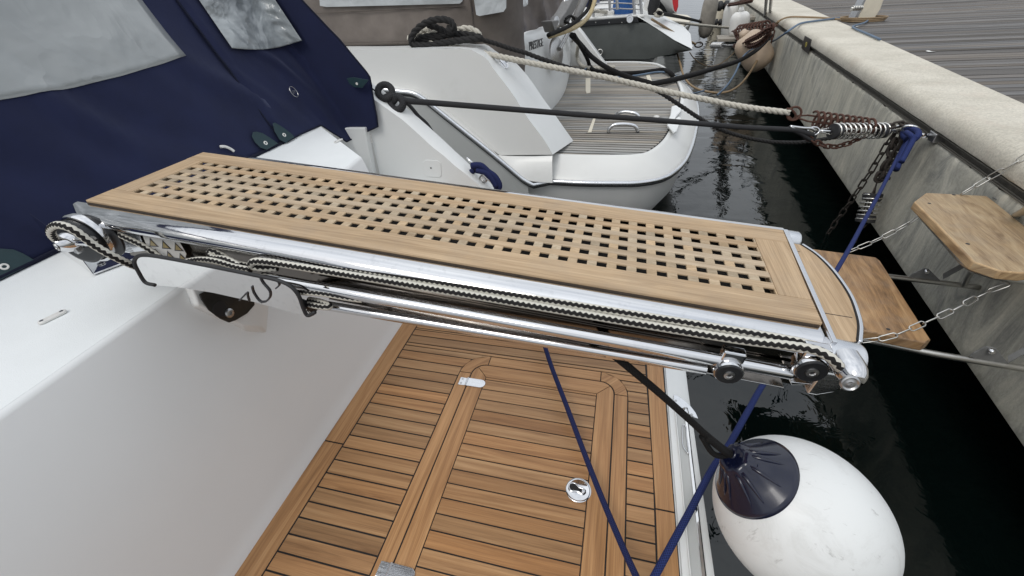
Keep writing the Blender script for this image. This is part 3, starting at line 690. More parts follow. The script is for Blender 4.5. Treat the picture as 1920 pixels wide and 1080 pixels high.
# side channels: flange, rounded shoulder, recessed web
def shoulder(sgn, u0, u1, mat, name, u1b=None):
    base = 0 if sgn < 0 else .34
    pr = [(-.001, -.020), (-.001, -.0085), (.012, -.0085), (.020, -.0090), (.028, -.0105), (.035, -.0135), (.041, -.018), (.0455, -.024), (.0475, -.031), (.046, -.037), (.041, -.042), (.033, -.044), (.024, -.042), (.014, -.042), (-.001, -.045)]
    if sgn > 0: pr = [(a * .8, b + .0055) for a, b in pr]
    mb = MB(); n = len(pr); seg = 40; rows = []
    for j in range(seg + 1):
        u = u0 + (u1 - u0) * j / seg
        nose = min(1, (u - u0) / .085) if u0 < .1 else 1; k = .30 + .70 * math.sqrt(max(0, 1 - (1 - nose) ** 2))
        mb.v += [G(u, base + sgn * a * (k if a > 0 else 1), -.0085 + (b + .0085) * (k if b < -.0085 else 1)) for a, b in pr]
    for j in range(seg):
        for i in range(n - 1): mb.f.append([j * n + i, j * n + i + 1, (j + 1) * n + i + 1, (j + 1) * n + i]); mb.uv.append(None)
    mb.f += [list(range(n)), [seg * n + i for i in range(n)][::-1]]; mb.uv += [None, None]
    return mb.build(name, mat, gang, smooth='auto')
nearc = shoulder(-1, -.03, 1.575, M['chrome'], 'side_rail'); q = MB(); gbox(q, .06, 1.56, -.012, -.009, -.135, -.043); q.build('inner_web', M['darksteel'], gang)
farc = shoulder(1, .0, 1.60, M['chrome'], 'side_rail')
# aluminium cross strip, tongue and roller tube
q = MB(); q.prism([G(1.5755, -.045, -.006), G(1.5835, -.045, -.006), G(1.604, .3405, -.004), G(1.594, .3405, -.004)], GW * .006); q.build('end_strip', M['brushed'], gang, bevel=.001)
arc = [Gw(*p, -.012) for p in ((1490, 462), (1500, 460), (1527, 478), (1553, 503), (1576, 533), (1592, 560), (1602, 588), (1607, 612), (1605, 640), (1595, 643), (1560, 640))]
arcs = smooth_path(arc[1:9], 5); q = MB(); tw = [G(1.585, -.03, -.012)] + [arc[-2]] + arcs[::-1] + [G(1.604, .30, -.012)]
tp = [(p - GA) for p in tw]; tp = [(p.dot(GU), p.dot(GV)) for p in tp]
q.prism([G(a, b, -.02) for a, b in tp], GW * .010); q.build('tongue_board', M['teak_old'], gang, uvdir=(GV, GU), bevel=.001)
q = MB(); gbox(q, 1.586, 1.640, .044, .0455, -.0101, -.0096); gbox(q, 1.60, 1.6135, .262, .2635, -.0101, -.0096); build_each(q, 'board_seam', M['caulk'], gang)
q = MB(); rim = [(p - GA) for p in arcs]; ins = [G(p.dot(GU) + .001, p.dot(GV), -.010) for p in rim]; q.tube(ins, .0022, 6); q.build('tongue_seal', M['caulk'], gang)
q = MB(); nr = len(rim); vs = []
for i, p in enumerate(rim):
    a = rim[min(i + 1, nr - 1)] - rim[max(i - 1, 0)]; t = V((a.dot(GU), a.dot(GV))).normalized(); nn = V((-t.y, t.x)); nn = nn if nn.x > 0 else -nn
    for d, w_ in ((.002, -.04), (.008, -.04), (.008, -.008), (.002, -.008)): vs.append(G(p.dot(GU) + nn.x * d, p.dot(GV) + nn.y * d, w_))
q.add(vs, [(i * 4 + k, i * 4 + (k + 1) % 4, (i + 1) * 4 + (k + 1) % 4, (i + 1) * 4 + k) for i in range(nr - 1) for k in range(4)] + [(0, 1, 2, 3), tuple((nr - 1) * 4 + k for k in (3, 2, 1, 0))]); q.build('tongue_rim', M['brushed'], gang, bevel=.0012, smooth='auto')
q = MB(); q.lathe(G(1.575, -.040, -.036), GU, [(0, .031), (.0, .031), (.048, .031), (.054, .028), (.056, .02), (.056, .001)], 32)
q.lathe(G(1.598, .350, -.030), GU, [(0, .024), (.036, .024), (.041, .021), (.042, .015), (.042, .001)], 28); build_each(q, 'rail_end', M['brushed'], gang, smooth='auto')
q = MB(); q.prism([G(1.585, -.052, -.05), G(1.634, -.052, -.05), G(1.634, -.052, -.075), G(1.622, -.052, -.105), G(1.60, -.052, -.12), G(1.585, -.052, -.12)], GV * .03); q.build('tip_bracket', M['brushed'], gang, bevel=.003)
# knob (round-headed rope eye)
q = MB(); kc = Gv(1596, 697, -.085); ax = -GV
q.lathe(kc - ax * .03, ax, [(0, .022), (.02, .0225), (.034, .021), (.044, .017), (.050, .012), (.051, .0105)], 28); kn = q.build('rope_anchor', M['chrome'], gang, smooth='auto')
kd = Gv(1592, 717, -.115); q = MB(); q.lathe(kd, (-GV + GW * .25), [(0, .013), (.004, .013), (.005, .011), (.003, .009), (.003, .006), (.004, .004), (.001, .003)], 20); q.build('anchor_bolt', M['dull'], kn, smooth='auto')
# jack tubes
q = MB(); q.tube([G(.50, -.062, -.080), G(1.535, -.062, -.068)], .0125, 24); q.build('jack_tube', M['chrome'], gang, smooth='auto')
q = MB(); q.tube([G(.60, -.055, -.134), G(1.41, -.055, -.104)], .0105, 24); q.build('jack_tube', M['chrome'], gang, smooth='auto')
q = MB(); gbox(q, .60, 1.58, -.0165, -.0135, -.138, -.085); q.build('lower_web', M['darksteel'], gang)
q = MB(); gbox(q, .62, 1.56, -.03, .30, -.140, -.137); q.build('bottom_plate', M['mirror'], gang, bevel=.001)
# pulleys with black discs
for (px, py, R_) in ((1367, 702, .023), (1522, 697, .024)):
    c = Gv(px, py, -.082); q = MB(); q.lathe(c + GV * .028, -GV, [(0, R_ * .95), (.01, R_ * 1.05), (.024, R_ * 1.06), (.027, R_ * .98), (.027, .001)], 32); pu = q.build('pulley', M['chrome'], gang, smooth='auto')
    q = MB(); q.lathe(c + GV * .002, -GV, [(0, R_ * .93), (.003, R_ * .93), (.004, R_ * .88), (.004, .001)], 32); q.build('pulley_cap', M['blackplastic'], pu, smooth='auto')
    q = MB(); q.lathe(c - GV * .001, -GV, [(0, R_ * .40), (.003, R_ * .38), (.0035, R_ * .2), (.001, R_ * .15)], 16); q.build('cap_screw', M['dull'], pu)
    q = MB(); q.box(c + GV * .03 - GU * R_ * .8, GU * R_ * 1.6, GW * .04, -GV * .02); q.build('pulley_block', M['chrome'], pu, bevel=.003)
# small bronze cleats under the tip
q = MB()
for pts in (((1481, 716), (1502, 718), (1523, 720), (1512, 722), (1484, 722)), ((1546, 730), (1553, 712), (1563, 712), (1578, 730), (1562, 733))):
    q.prism([Gv(*p, -.045) for p in pts], GV * .02)
build_each(q, 'lug', M['chrome'], gang, bevel=.001)
# mirror guard plate near the foot
pl = smooth_path([Gv(*p, -.088) for p in ((252, 490), (262, 480), (290, 481), (380, 497), (480, 517), (520, 526), (545, 537), (560, 555), (570, 578), (588, 592))], 4)
bt = [Gv(*p, -.088) for p in ((572, 593), (480, 567), (400, 549), (330, 538), (290, 535), (272, 530), (262, 515), (254, 500))]
q = MB(); face = pl + bt; q.prism(face, GV * .003); gp = q.build('guard_plate', M['mirror'], gang)
q = MB(); q.tube([p + GV * .001 for p in smooth_path([Gv(*p, -.089) for p in ((290, 535), (272, 530), (260, 512), (251, 492), (258, 481), (275, 479), (310, 484), (380, 497), (480, 517), (520, 526), (545, 538), (560, 556), (568, 578), (576, 592), (590, 586))], 5)], .0042, 8); q.build('edge_trim', M['blackrubber'], gp, smooth=True)
q = MB(); q.prism([Gv(560, 560, -.088), Gv(572, 592, -.088), Gv(588, 590, -.07), Gv(594, 582, -.05), Gv(585, 570, -.05)], GV * .004); q.build('plate_return', M['blackplastic'], gp)
def reflected_stroke(mb, pts, r, d=-.0895):
    P = smooth_path([Gv(x, y, d) for x, y in pts], 5); mb.tube(P, r, 6)
q = MB(); reflected_stroke(q, ((449, 563), (456, 556), (463, 549), (464, 555), (467, 565)), .0017); reflected_stroke(q, ((472, 537), (475, 548), (484, 562), (492, 568)), .0019); reflected_stroke(q, ((488, 522), (494, 532), (505, 545), (506, 556), (499, 565), (490, 567)), .0021); reflected_stroke(q, ((517, 541), (523, 535), (521, 528)), .0017)
q.build('lettering', M['ink'], gp, smooth=True)  # strokes added on the plate imitate the boat name's mirror reflection
# stickers behind the plate
q = MB(); q.prism([Gv(*p, -.0195) for p in ((200, 434), (262, 440), (272, 470), (240, 474), (205, 462))], GV * .0004); st = q.build('instruction_plate', M['brushed'], gang)
q = MB()
for k in range(8):
    a = Gv(207 + k * 1.2, 446 + k * 3, -.0202); b = Gv(236 + k * 2.2, 451 + k * 3.2, -.0202); q.box(a, b - a, GW * .0008, -GV * .0002)
q.build('instruction_print', M['ink'], st)
q = MB(); q.prism([Gv(*p, -.0205) for p in ((268, 441), (336, 452), (350, 476), (345, 492), (282, 478))], -GV * .0008); wp = q.build('warning_plate', M['whiteplastic'], gang)
q, q2 = MB(), MB()
for r in range(2):
    for k in range(3):
        x, y = 281 + k * 23.5 + r * 9, 447 + k * 4 + r * 20
        q2.prism([Gv(x, y - 1, -.0218), Gv(x - .5, y + 15, -.0218), Gv(x + 17, y + 16, -.0218)], -GV * .0003); q.prism([Gv(x + 1.6, y + 3, -.0223), Gv(x + 1.2, y + 13.2, -.0223), Gv(x + 13, y + 14.2, -.0223)], -GV * .0003)
build_each(q2, 'triangle_border', M['ink'], wp); build_each(q, 'warning_triangle', M['label_yellow'], wp)
# foot bracket on coaming
FB = [Zp(*p, ZC + .004) for p in ((112, 468), (176, 516), (250, 488), (230, 460))]
br = MB(); br.prism([FB[1], FB[2], Zp(262, 478, ZC + .004), Zp(200, 470, ZC + .004)], (0, 0, .004)); fl = br.build('foot_plate', M['chrome'], gang, bevel=.0015)
br = MB(); a, b = Zp(108, 468, ZC + .004), Zp(176, 516, ZC + .004); up = V((0, 0, 1))
br.prism([a, b, b + up * .105, a + up * .12], V((-.004, .004, 0))); br.build('foot_bracket', M['mirror'], gang, bevel=.001)
q = MB(); sc_ = Zp(190, 494, ZC + .009); q.lathe(sc_, (0, 0, 1), [(0, .0095), (.0022, .0088), (.0024, .006), (.001, .003)], 20); sw = q.build('screw', M['dull'], fl, smooth='auto')
q = MB(); q.box(sc_ + V((-.005, -.0012, .0022)), (.010, 0, 0), (0, .0024, 0), (0, 0, .0004)); q.box(sc_ + V((-.0012, -.005, .00225)), (.0024, 0, 0), (0, .010, 0), (0, 0, .0004)); q.build('screw_slot', M['caulk'], sw)
q = MB(); dc = Gv(150, 452, -.072); q.lathe(dc + GV * .04, -GV + GU * .1, [(.018, .060), (.030, .061), (.034, .0585), (.034, .0545), (.028, .052)], 40); q.build('pivot_disc', M['chrome'], gang, smooth='auto')
q = MB(); q.lathe(dc + GV * .018, -GV + GU * .1, [(.006, .0525), (.027, .0525), (.029, .046), (.029, .001)], 40); q.build('disc_face', M['blackplastic'], gang)
q = MB(); q.lathe(dc + GV * .03 + GU * .022, -GV + GU * .1, [(0, .056), (.006, .056), (.007, .052), (.007, .001)], 40); q.build('pivot_ring', M['blackplastic'], gang, smooth='auto')
q = MB(); bc = Gv(124, 458, -.105); q.lathe(bc + GV * .03, -GV - GU * .3, [(0, .016), (.01, .021), (.022, .023), (.034, .020), (.043, .013), (.044, .001)], 28); q.tube([bc + GV * .015, bc + GU * .05 + GV * .02 + GW * .005], .012, 14); bl = q.build('pivot_ball', M['chrome'], gang, smooth='auto')
q = MB(); q.lathe(bc - GV * .014 - GU * .006, -GV - GU * .3, [(0, .009), (.003, .008), (.003, .004), (.001, .003)], 14); q.build('ball_bolt', M['dull'], bl)
q = MB(); q.lathe(Gv(152, 466, -.09), -GV, [(0, .008), (.012, .008), (.013, .006), (.013, .001)], 6); q.tube([Gv(150, 462, -.09), Gv(168, 462, -.06)], .005, 8); q.build('hex_bolt', M['dull'], gang)
# ---------------------------------------------------------------- black and white hoisting rope
hr = thing('hoisting_rope', 'black and white braided rope rove through the pulleys along the near side of the gangway', 'rope', G(.8, -.06, -.04))
def seg(name, pts, r=.0062, mat='rope_bw', parent=None, k=8, n=12):
    q = MB(); q.tube(smooth_path(pts, k), r, n); return q.build(name, M[mat], parent, smooth=True)
seg('lead_run', [Gv(*p, d) for p, d in (((112, 455), -.10), ((97, 440), -.118), ((97, 428), -.122), ((112, 422), -.124), ((140, 432), -.124), ((180, 462), -.118), ((220, 484), -.105), ((256, 500), -.080), ((300, 512), -.06), ((360, 512), -.05))], .0082, parent=hr)
seg('upper_run', [Gv(*p, d) for p, d in (((520, 502), -.045), ((492, 503), -.055), ((473, 499), -.060), ((476, 491), -.062), ((500, 491), -.062), ((560, 500), -.058), ((640, 513), -.054), ((800, 539), -.05), ((1000, 573), -.05), ((1200, 607), -.05), ((1380, 636), -.054), ((1480, 648), -.06), ((1530, 657), -.072), ((1560, 673), -.082), ((1577, 692), -.085), ((1583, 702), -.085))], .0080, parent=hr)
seg('inner_run', [Gv(*p, d) for p, d in (((500, 486), -.034), ((560, 489), -.038), ((640, 500), -.04), ((800, 526), -.04), ((1000, 559), -.04), ((1200, 591), -.04), ((1380, 620), -.042), ((1480, 637), -.046), ((1530, 648), -.052))], .0072, parent=hr)
seg('loop', [Gv(*p, d) for p, d in (((470, 500), -.05), ((440, 492), -.045), ((415, 478), -.04), ((398, 470), -.04), ((393, 476), -.045), ((400, 483), -.05), ((425, 486), -.055), ((450, 498), -.06))], .0068, parent=hr)
seg('loop', [Gv(*p, d) for p, d in (((345, 492), -.06), ((375, 487), -.062), ((405, 490), -.064), ((440, 500), -.066), ((470, 506), -.066))], .0068, parent=hr)
seg('lower_loop', [Gv(*p, d) for p, d in (((540, 533), -.045), ((580, 537), -.06), ((610, 540), -.065), ((640, 548), -.065), ((665, 555), -.062), ((690, 557), -.058))], .0068, parent=hr)
seg('lower_loop', [Gv(*p, d) for p, d in (((545, 545), -.05), ((575, 548), -.07), ((610, 551), -.072), ((650, 558), -.07), ((680, 562), -.065))], .0068, parent=hr)
seg('lower_loop', [Gv(*p, d) for p, d in (((560, 566), -.05), ((585, 572), -.07), ((610, 576), -.075), ((618, 573), -.07), ((600, 566), -.06), ((580, 562), -.05))], .0068, parent=hr)
seg('behind_run', [Gv(*p, d) for p, d in (((175, 418), -.03), ((200, 428), -.033), ((235, 445), -.036), ((270, 462), -.038), ((300, 482), -.04))], .0068, parent=hr)
q = MB(); q.tube(smooth_path([Gv(*p, -.088) for p in ((1573, 703), (1580, 707), (1588, 704), (1590, 697), (1586, 693))], 5), .0022, 8); q.build('rope_thimble', M['rope_black'], hr, smooth=True)
# ================================================================ FENDER
CF, KF = EYE + ray(1500, 972).normalized() * 1.46, EYE + ray(1387, 868).normalized() * 1.25
ax = (KF - CF).normalized()
fd = thing('ball_fender', 'big white ball fender with a shiny navy cap hanging beyond the platform rim', 'fender', CF - ax * .27)
pr = []
for k in range(41):
    a = math.pi * k / 40; r = .190 * math.sin(a) ** .92; h = -.25 * math.cos(a) if a < math.pi / 2 else -.235 * math.cos(a)
    if h < .232: pr.append((h, max(r, .001)))
q = MB(); q.lathe(CF, ax, pr, 64); 
fm = NT('fender_white'); v = fm.co('Object'); sc1 = fm.noise(fm.co('Object', (1, 1, 1), (.4, .2, .9)), 7, 10, .75, 1.4); sc2 = fm.noise(fm.co('Object', (9, 30, 9), (.5, .3, .8)), 1.4, 8, .75, .4)
sm = fm.ramp(sc1, [(.50, 0), (.78, .42)]); sk = fm.ramp(sc2, [(.60, 0), (.68, .42)]); c = fm.mix(sm, (.74, .75, .74), (.42, .41, .38)); c = fm.mix(sk, c, (.22, .21, .19)); fm.set(Base_Color=c, Roughness=.42); fm.bump(fm.noise(v, 240, 3), .12, .001)
body = q.build('body', fm.m, fd, smooth=True)
Rb = lambda h: (lambda a: .190 * math.sin(a) ** .92)(math.acos(max(-1, min(1, -h / .235))) if h > 0 else math.acos(-h / .25))
hc = .203; capm = plain('navy_vinyl', (.0045, .0065, .024), .2, .15, 8, coat=.25)
xr = (ray(1340, 900) - ray(1410, 888)); xr = (xr - ax * xr.dot(ax)).normalized(); yr_ = ax.cross(xr)
def capw(a, j): k = max(0, (j - 2)) / 6; return 1 + .16 * min(1, k) * abs(math.sin(a * 4)) ** 1.5 - .03 * min(1, k)
rc_ = Rb(hc) * 1.0
q = MB(); q.lathe(CF, ax, [(hc - .004, rc_ + .001), (hc + .001, rc_ + .004), (hc + .010, rc_ * .93 + .003), (hc + .030, rc_ * .74), (hc + .052, rc_ * .55), (hc + .072, rc_ * .42), (hc + .086, rc_ * .36), (hc + .092, rc_ * .30), (hc + .090, rc_ * .2), (hc + .085, .001)], 64, x=xr, wob=capw)
cap = q.build('cap', capm, fd, smooth=True)
q = MB()
for k in range(13):
    a = math.radians(-20 + k * 32 + (k % 3) * 6); dd = xr * math.cos(a) + yr_ * math.sin(a)
    q.tube([CF + ax * (hc + .078) + dd * rc_ * .36, CF + ax * (hc + .054) + dd * rc_ * .56, CF + ax * (hc + .032) + dd * rc_ * .74, CF + ax * (hc + .011) + dd * rc_ * .90], [.006, .0045, .003, .0008], 8)
q.build('cap_rib', capm, cap, smooth=True)
e1 = KF + (KF - CF).normalized() * .0
def capP(px, py, up): return on(px, py, CF + ax * (hc + up), ax)
ey = capP(1376, 853, .075); q = MB(); tdir = V((0, 0, 1)).cross(ax).normalized()
q.lathe(ey, ax + xr * .3, [(-.02, .013), (.008, .017), (.014, .015), (.012, .011), (-.01, .008)], 24); q.build('rope_eye', capm, cap, smooth=True)
q = MB(); vv_ = capP(1412, 875, .060); q.lathe(vv_, ax - yr_ * .2, [(-.015, .02), (.004, .017), (.006, .013), (0, .010), (0, .001)], 24); q.build('valve_boss', capm, cap, smooth=True)
q = MB(); q.lathe(vv_ + ax * .0005, ax - yr_ * .2, [(0, .0065), (.004, .006), (.006, .004), (.0065, .001)], 16); q.build('valve', M['blackplastic'], cap, smooth=True)
# embossed marks on the body
em = MB(); pc = EYE + ray(1546, 955).normalized() * 1.24; nn = (pc - CF).normalized(); pc = CF + nn * .1905; ex = V((0, 0, 1)).cross(nn).normalized(); eyv = nn.cross(ex)
em.tube([pc + (ex * math.cos(a) + eyv * math.sin(a)) * .021 - nn * .0012 for a in [k * math.pi / 14 for k in range(28)]], .0006, 5, closed=True); pc2 = CF + (EYE + ray(1508, 936).normalized() * 1.23 - CF).normalized() * .1910
e_u = (ex * .9 + eyv * .45).normalized(); e_v = nn.cross(e_u)
text_mb(em, 'A3', pc2 - e_u * .004, e_u, e_v, .016, -.0005, .0003, .2); em.build('embossed_mark', plain('fender_emboss', (.62, .62, .60), .5, .1), body, smooth=False)
# ---------------------------------------------------------------- ropes by the platform
def rope(name, label, cat, pts, r, mat, k=8, n=12, group=None, **kw):
    q = MB(); q.tube(smooth_path(pts, k), r, n); o = q.build(name, M[mat], smooth=True); return tag(o, label, cat, group)
fa, fb = ey + ax * .002, V((.05, .62, .86))
pl_ = [on(x, y, fa, (fb - fa).cross(V((0, 0, 1)))) for x, y in ((1376, 854), (1352, 838), (1320, 812), (1285, 780), (1240, 740), (1195, 702), (1150, 665), (1110, 634))]
q = MB(); q.tube(smooth_path(pl_, 6), [.0082] * (6 * 7 + 1), 12); q.tube(smooth_path([p + V((.004, -.004, -.006)) for p in pl_[:3]], 6), .0078, 10); q.tube(smooth_path([ey + V((.0, .0, .0)), pl_[1] + V((-.012, -.01, -.02)), pl_[2] + V((-.004, -.004, -.008))], 6), .007, 10)
tag(q.build('fender_rope', M['rope_black'], smooth=True), 'black rope running from the gangway down to the navy cap of the fender', 'rope')
QP = V((2.09, 3.7425, .3146)); qn = V((-.9943, .1066, 0))           # quay ring point, quay face normal towards water
bA = QP + qn * .10; bB = Zp(1218, 1092, .12)

rope('mooring_rope', 'bright blue rope hitched to the pier ring and passing beside the fender', 'rope', [Zp(*p) for p in ((1702, 258, .31), (1678, 305, .26), (1650, 360, .23), (1620, 415, .20), (1590, 470, .18), (1530, 570, .15), (1440, 706, .12), (1400, 775, .11), (1368, 832, .10), (1335, 880, .10), (1290, 965, .10), (1225, 1085, .11), (1190, 1150, .11))], .0105, 'rope_blue')
cA, cB = Zp(1200, 1095, .10), V((-.72, 2.36, .30))
rope('mooring_rope', 'dark navy rope stretched over the teak platform beside the ring pull', 'rope', span(cA, cB, ((1222, 1150), (1196, 1088), (1165, 1020), (1125, 925), (1090, 835), (1060, 755), (1035, 690), (1020, 645), (1000, 590), (978, 520), (950, 430))), .0092, 'rope_navy')
# ================================================================ PIER
QB = V((1.8796, 1.7739, 0)); QD = V((.10659, .99430, 0)); QN = V((.99430, -.10659, 0))       # QN points away from the water
def Q(a, d, z): return QB + QD * a + QN * d + V((0, 0, z))
def Qp(px, py, d=0): return on(px, py, QB + QN * d, QN)      # sight line meets the pier face, d<0 = out over the water
pier = thing('pier_wall', 'weathered concrete pier wall with a rounded pale coping and a recessed metal channel', 'wall', Q(5, .2, -.4))
A0, A1 = -4.5, 70
def capw_(a): return .62 - .0 * a
# back edge of the coping follows its own surveyed line
e0, e1 = Zp(1919, 194, .54), Zp(1483, 0, .54); ed = (e1 - e0); ed = ed / ed.dot(QD)
def back(a): p = e0 + ed * (a - (e0 - QB).dot(QD)); return (p - QB).dot(QN)
conc = NT('pier_concrete'); v = conc.co('Object')
st = conc.noise(conc.co('Object', (1.6, 1.6, .5), (0, .3, 0)), 3.2, 10, .74, 1.2); bl = conc.noise(v, 1.3, 6, .6); gr = conc.noise(v, 70, 5, .7)
c = conc.mix(conc.ramp(st, [(.36, 0), (.68, 1)]), (.21, .212, .195), (.62, .585, .49)); c = conc.mix(conc.ramp(bl, [(.4, 0), (.7, .75)]), c, (.52, .49, .40)); c = conc.mix(.35, c, conc.ramp(gr, [(.3, .6), (.7, 1.2)]), 'MULTIPLY')
ln = conc.noise(conc.co('Object', (12, 12, .8), (0, .3, 0)), 3, 6, .7, .2); c = conc.mix(conc.ramp(ln, [(.60, 0), (.74, .35)]), c, (.07, .072, .066))
sz = conc.n('ShaderNodeSeparateXYZ'); conc.l(v, sz.inputs[0]); tm = conc.math('ADD', sz.outputs[2], conc.math('MULTIPLY', conc.noise(conc.co('Object', (3, 3, 3)), 2.5, 6, .7), .22)); c = conc.mix(conc.ramp(tm, [(0, .75), (.02, .0)]), c, (.06, .065, .05)) if 0 else conc.mix(conc.ramp(conc.math('ADD', tm, .40), [(.06, .7), (.17, 0)]), c, (.075, .08, .062))
conc.set(Base_Color=c, Roughness=.92); conc.bump(gr, .5, .004)
cop = NT('coping_concrete'); v = cop.co('Object'); g2 = cop.noise(v, 75, 8, .8); b2 = cop.noise(v, 2.2, 7, .65, .4); g3 = cop.noise(v, 42, 4, .7)
c = cop.mix(cop.ramp(b2, [(.35, 0), (.68, 1)]), (.50, .465, .39), (.63, .59, .505)); c = cop.mix(.75, c, cop.ramp(g2, [(.3, .50), (.58, 1.12)]), 'MULTIPLY'); c = cop.mix(cop.ramp(g3, [(.64, 0), (.74, .4)]), c, (.2, .17, .12))
c = cop.mix(cop.ramp(cop.noise(v, 5, 5, .6), [(.55, 0), (.8, .35)]), c, (.50, .40, .33))
cop.set(Base_Color=c, Roughness=.95); cop.bump(g2, .7, .004)
prof_w = [(1.2, -.42), (.02, -.42), (0, -.40), (0, .30), (.004, .335), (.012, .345)]
def chip(a, k): return .008 * max(0, noise.noise(V((a * 9, k * 3.1, 0)))) + .005 * noise.noise(V((a * 31, k, 4)))
segs = [A0 + .04 * i for i in range(320)] + [A0 + 12.8 + .5 * i for i in range(1, 125)]
q = MB(); n_ = len(prof_w)
for a in segs:
    for i, (d, z) in enumerate(prof_w): q.v.append(Q(a, d + (chip(a, i) * 1.6 if i >= 4 else 0), z - (chip(a, i + 3) * 2 if i >= 3 else 0)))
for j in range(len(segs) - 1):
    for i in range(n_ - 1): q.f.append([j * n_ + i, (j + 1) * n_ + i, (j + 1) * n_ + i + 1, j * n_ + i + 1]); q.uv.append(None)
q.build('wall_face', conc.m, pier, smooth='auto')
prof_c = [(.04, .40), (.004, .403), (-.008, .410), (-.012, .425), (-.010, .470), (-.004, .492), (.008, .511), (.026, .527), (.048, .536), (.075, .5395), (.14, .540), (.30, .540)]
q = MB(); n_ = len(prof_c) + 2
for a in segs:
    for i, (d, z) in enumerate(prof_c):
        k = .0012 * noise.noise(V((a * 5, i * .4, 7))) + (chip(a, i + 9) if i < 2 else 0); q.v.append(Q(a, d + k, z + k))
    q.v.append(Q(a, back(a), .54)); q.v.append(Q(a, back(a) + .004, .44))
for j in range(len(segs) - 1):
    for i in range(n_ - 1): q.f.append([j * n_ + i, (j + 1) * n_ + i, (j + 1) * n_ + i + 1, j * n_ + i + 1]); q.uv.append(None)
q.build('coping', cop.m, pier, smooth='auto')
q = MB()
chm = plain('channel_metal', (.13, .12, .10), .7, .4, 20, bump=.3, bs=120, dirt=(.07, .05, .035))
def qbar(q, d0, d1, z0, z1): q.box(Q(A0, d0, z0), QD * (A1 - A0), QN * (d1 - d0), V((0, 0, z1 - z0)))
qbar(q, .040, .045, .33, .42); qbar(q, .004, .0125, .346, .352); qbar(q, .0, .010, .392, .398); qbar(q, .014, .019, .352, .358)
q.build('mooring_channel', chm, pier, bevel=.001, seg=1)
# deck boards
dk = (Zp(1920, 50, .53) - Zp(1672, 60, .53)); dk.z = 0; dk.normalize(); dn = V((-dk.y, dk.x, 0)); dn = dn if dn.y > 0 else -dn
q = MB(); o0 = V((1.9, 1.0, .0)); PB = .118
for k in range(-10, 330):
    c0 = o0 + dn * (PB * k); L = 14 + k * .12
    # start where the board meets the coping's back edge
    den = dk.dot(QN); st_ = 0
    for _ in range(4):
        p = c0 + dk * st_; rel = p - QB; st_ += (back(rel.dot(QD)) + .012 - rel.dot(QN)) / den
    j = random.uniform(-.0015, .0015)
    a = c0 + dk * (st_ + .0); cut = random.uniform(2.2, 6.5)
    for s0, s1 in ((0, cut), (cut + .006, L)):
        q.box(a + dk * s0 + V((0, 0, .495 + j)), dk * (s1 - s0), dn * (PB - .011 - random.uniform(0, .003)), V((0, 0, .03)))
bt = M['boards'].node_tree
pierdeck = q.build('pier_boardwalk', M['boards'], None, uvdir=(dk, dn)); tag(pierdeck, kind='structure')
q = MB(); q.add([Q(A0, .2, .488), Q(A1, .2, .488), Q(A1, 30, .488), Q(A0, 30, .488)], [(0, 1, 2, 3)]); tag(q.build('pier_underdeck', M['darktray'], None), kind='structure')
# plate number
sg = thing('berth_sign', 'small black berth number plate with yellow figures fixed to the pier channel', 'sign', Qp(1510, 85, -.012))
P4 = [Qp(1509, 67, -.022), Qp(1521, 74, -.022), Qp(1515, 101, -.022), Qp(1502, 90, -.022)]
q = MB(); q.prism(P4, QN * .006); q.build('plate', M['blackplastic'], sg)
q = MB(); ux = (P4[2] - P4[3]).normalized() * -1; uy = ((P4[3] + P4[2]) / 2 - (P4[0] + P4[1]) / 2).normalized(); ux = -(uy.cross(QN)).normalized()
hgt = (P4[3] - P4[0]).length
tx = MB(); nrm = -QN; uy2 = V((0, 0, 1)); ux2 = QD * -1
text_mb(tx, '951', (P4[0] + P4[1] + P4[2] + P4[3]) / 4 - ux2 * hgt * .36 - uy2 * hgt * .2, ux2, uy2, hgt * .52, .0005, .0006); tx.build('figures', M['yellow'], sg)
# power pedestal
pd = thing('power_pedestal', 'cream power pedestal with a tilted hood standing on the pier boards', 'pedestal', Zp(1615, 44, .53))
b0, b1 = Zp(1604, 42, .53), Zp(1637, 40, .53); wx = (b1 - b0); hv = V((0, 0, 1)); dp = V((-wx.y, wx.x, 0)).normalized() * .16
q = MB(); pp = [b0 + hv * .0, b1, b1 + hv * .16 + wx * .18, b1 + hv * .40 + wx * .14, b0 + hv * .50 + wx * .55, b0 + hv * .42 + wx * .12]
q.prism(pp, dp); q.build('hood', M['cream'], pd, bevel=.02, smooth='auto')
q = MB(); q.prism([b0 + wx * -.18 + hv * 0, b0 + wx * .02, b0 + wx * .14 + hv * .36, b0 + wx * .04 + hv * .34], dp * .9 + V((0, .01, 0))); q.build('post', M['dull'], pd)
q = MB(); a = b0 + hv * .20 + wx * .05; q.tube(coil_pts(a, a - wx * .55, .028, 6), .010, 6); q.tube([a, a - wx * .6], .016, 8); q.build('plug_coil', M['zinc'], pd, smooth=True)
q = MB(); cc = (b0 + b1) / 2 + dp * .3
for k in range(3): q.tube([cc + V((math.cos(t) * (.30 + .015 * k), math.sin(t) * .22, .02 + .022 * k)) for t in [i * math.pi / 12 for i in range(24)]], .011, 8, closed=True)
tag(q.build('coiled_cable', M['cable_tan'], smooth=True), 'tan cable coiled around the foot of the cream pedestal', 'cable')
for (px, py, l) in ((1745, 97, 'white scrap of paper lying alone on the pier boards'), (1609, 50, 'white scrap of paper lying next to the power pedestal')):
    c = Zp(px, py, .528); q = MB(); q.grid(lambda u, v_: c + V((.07 * (u - .5), .06 * (v_ - .5), .004 + .006 * math.sin(u * 5) * v_)), 4, 4); tag(q.build('paper_scrap', M['whiteplastic']), l, 'paper', 'paper scraps on the pier')
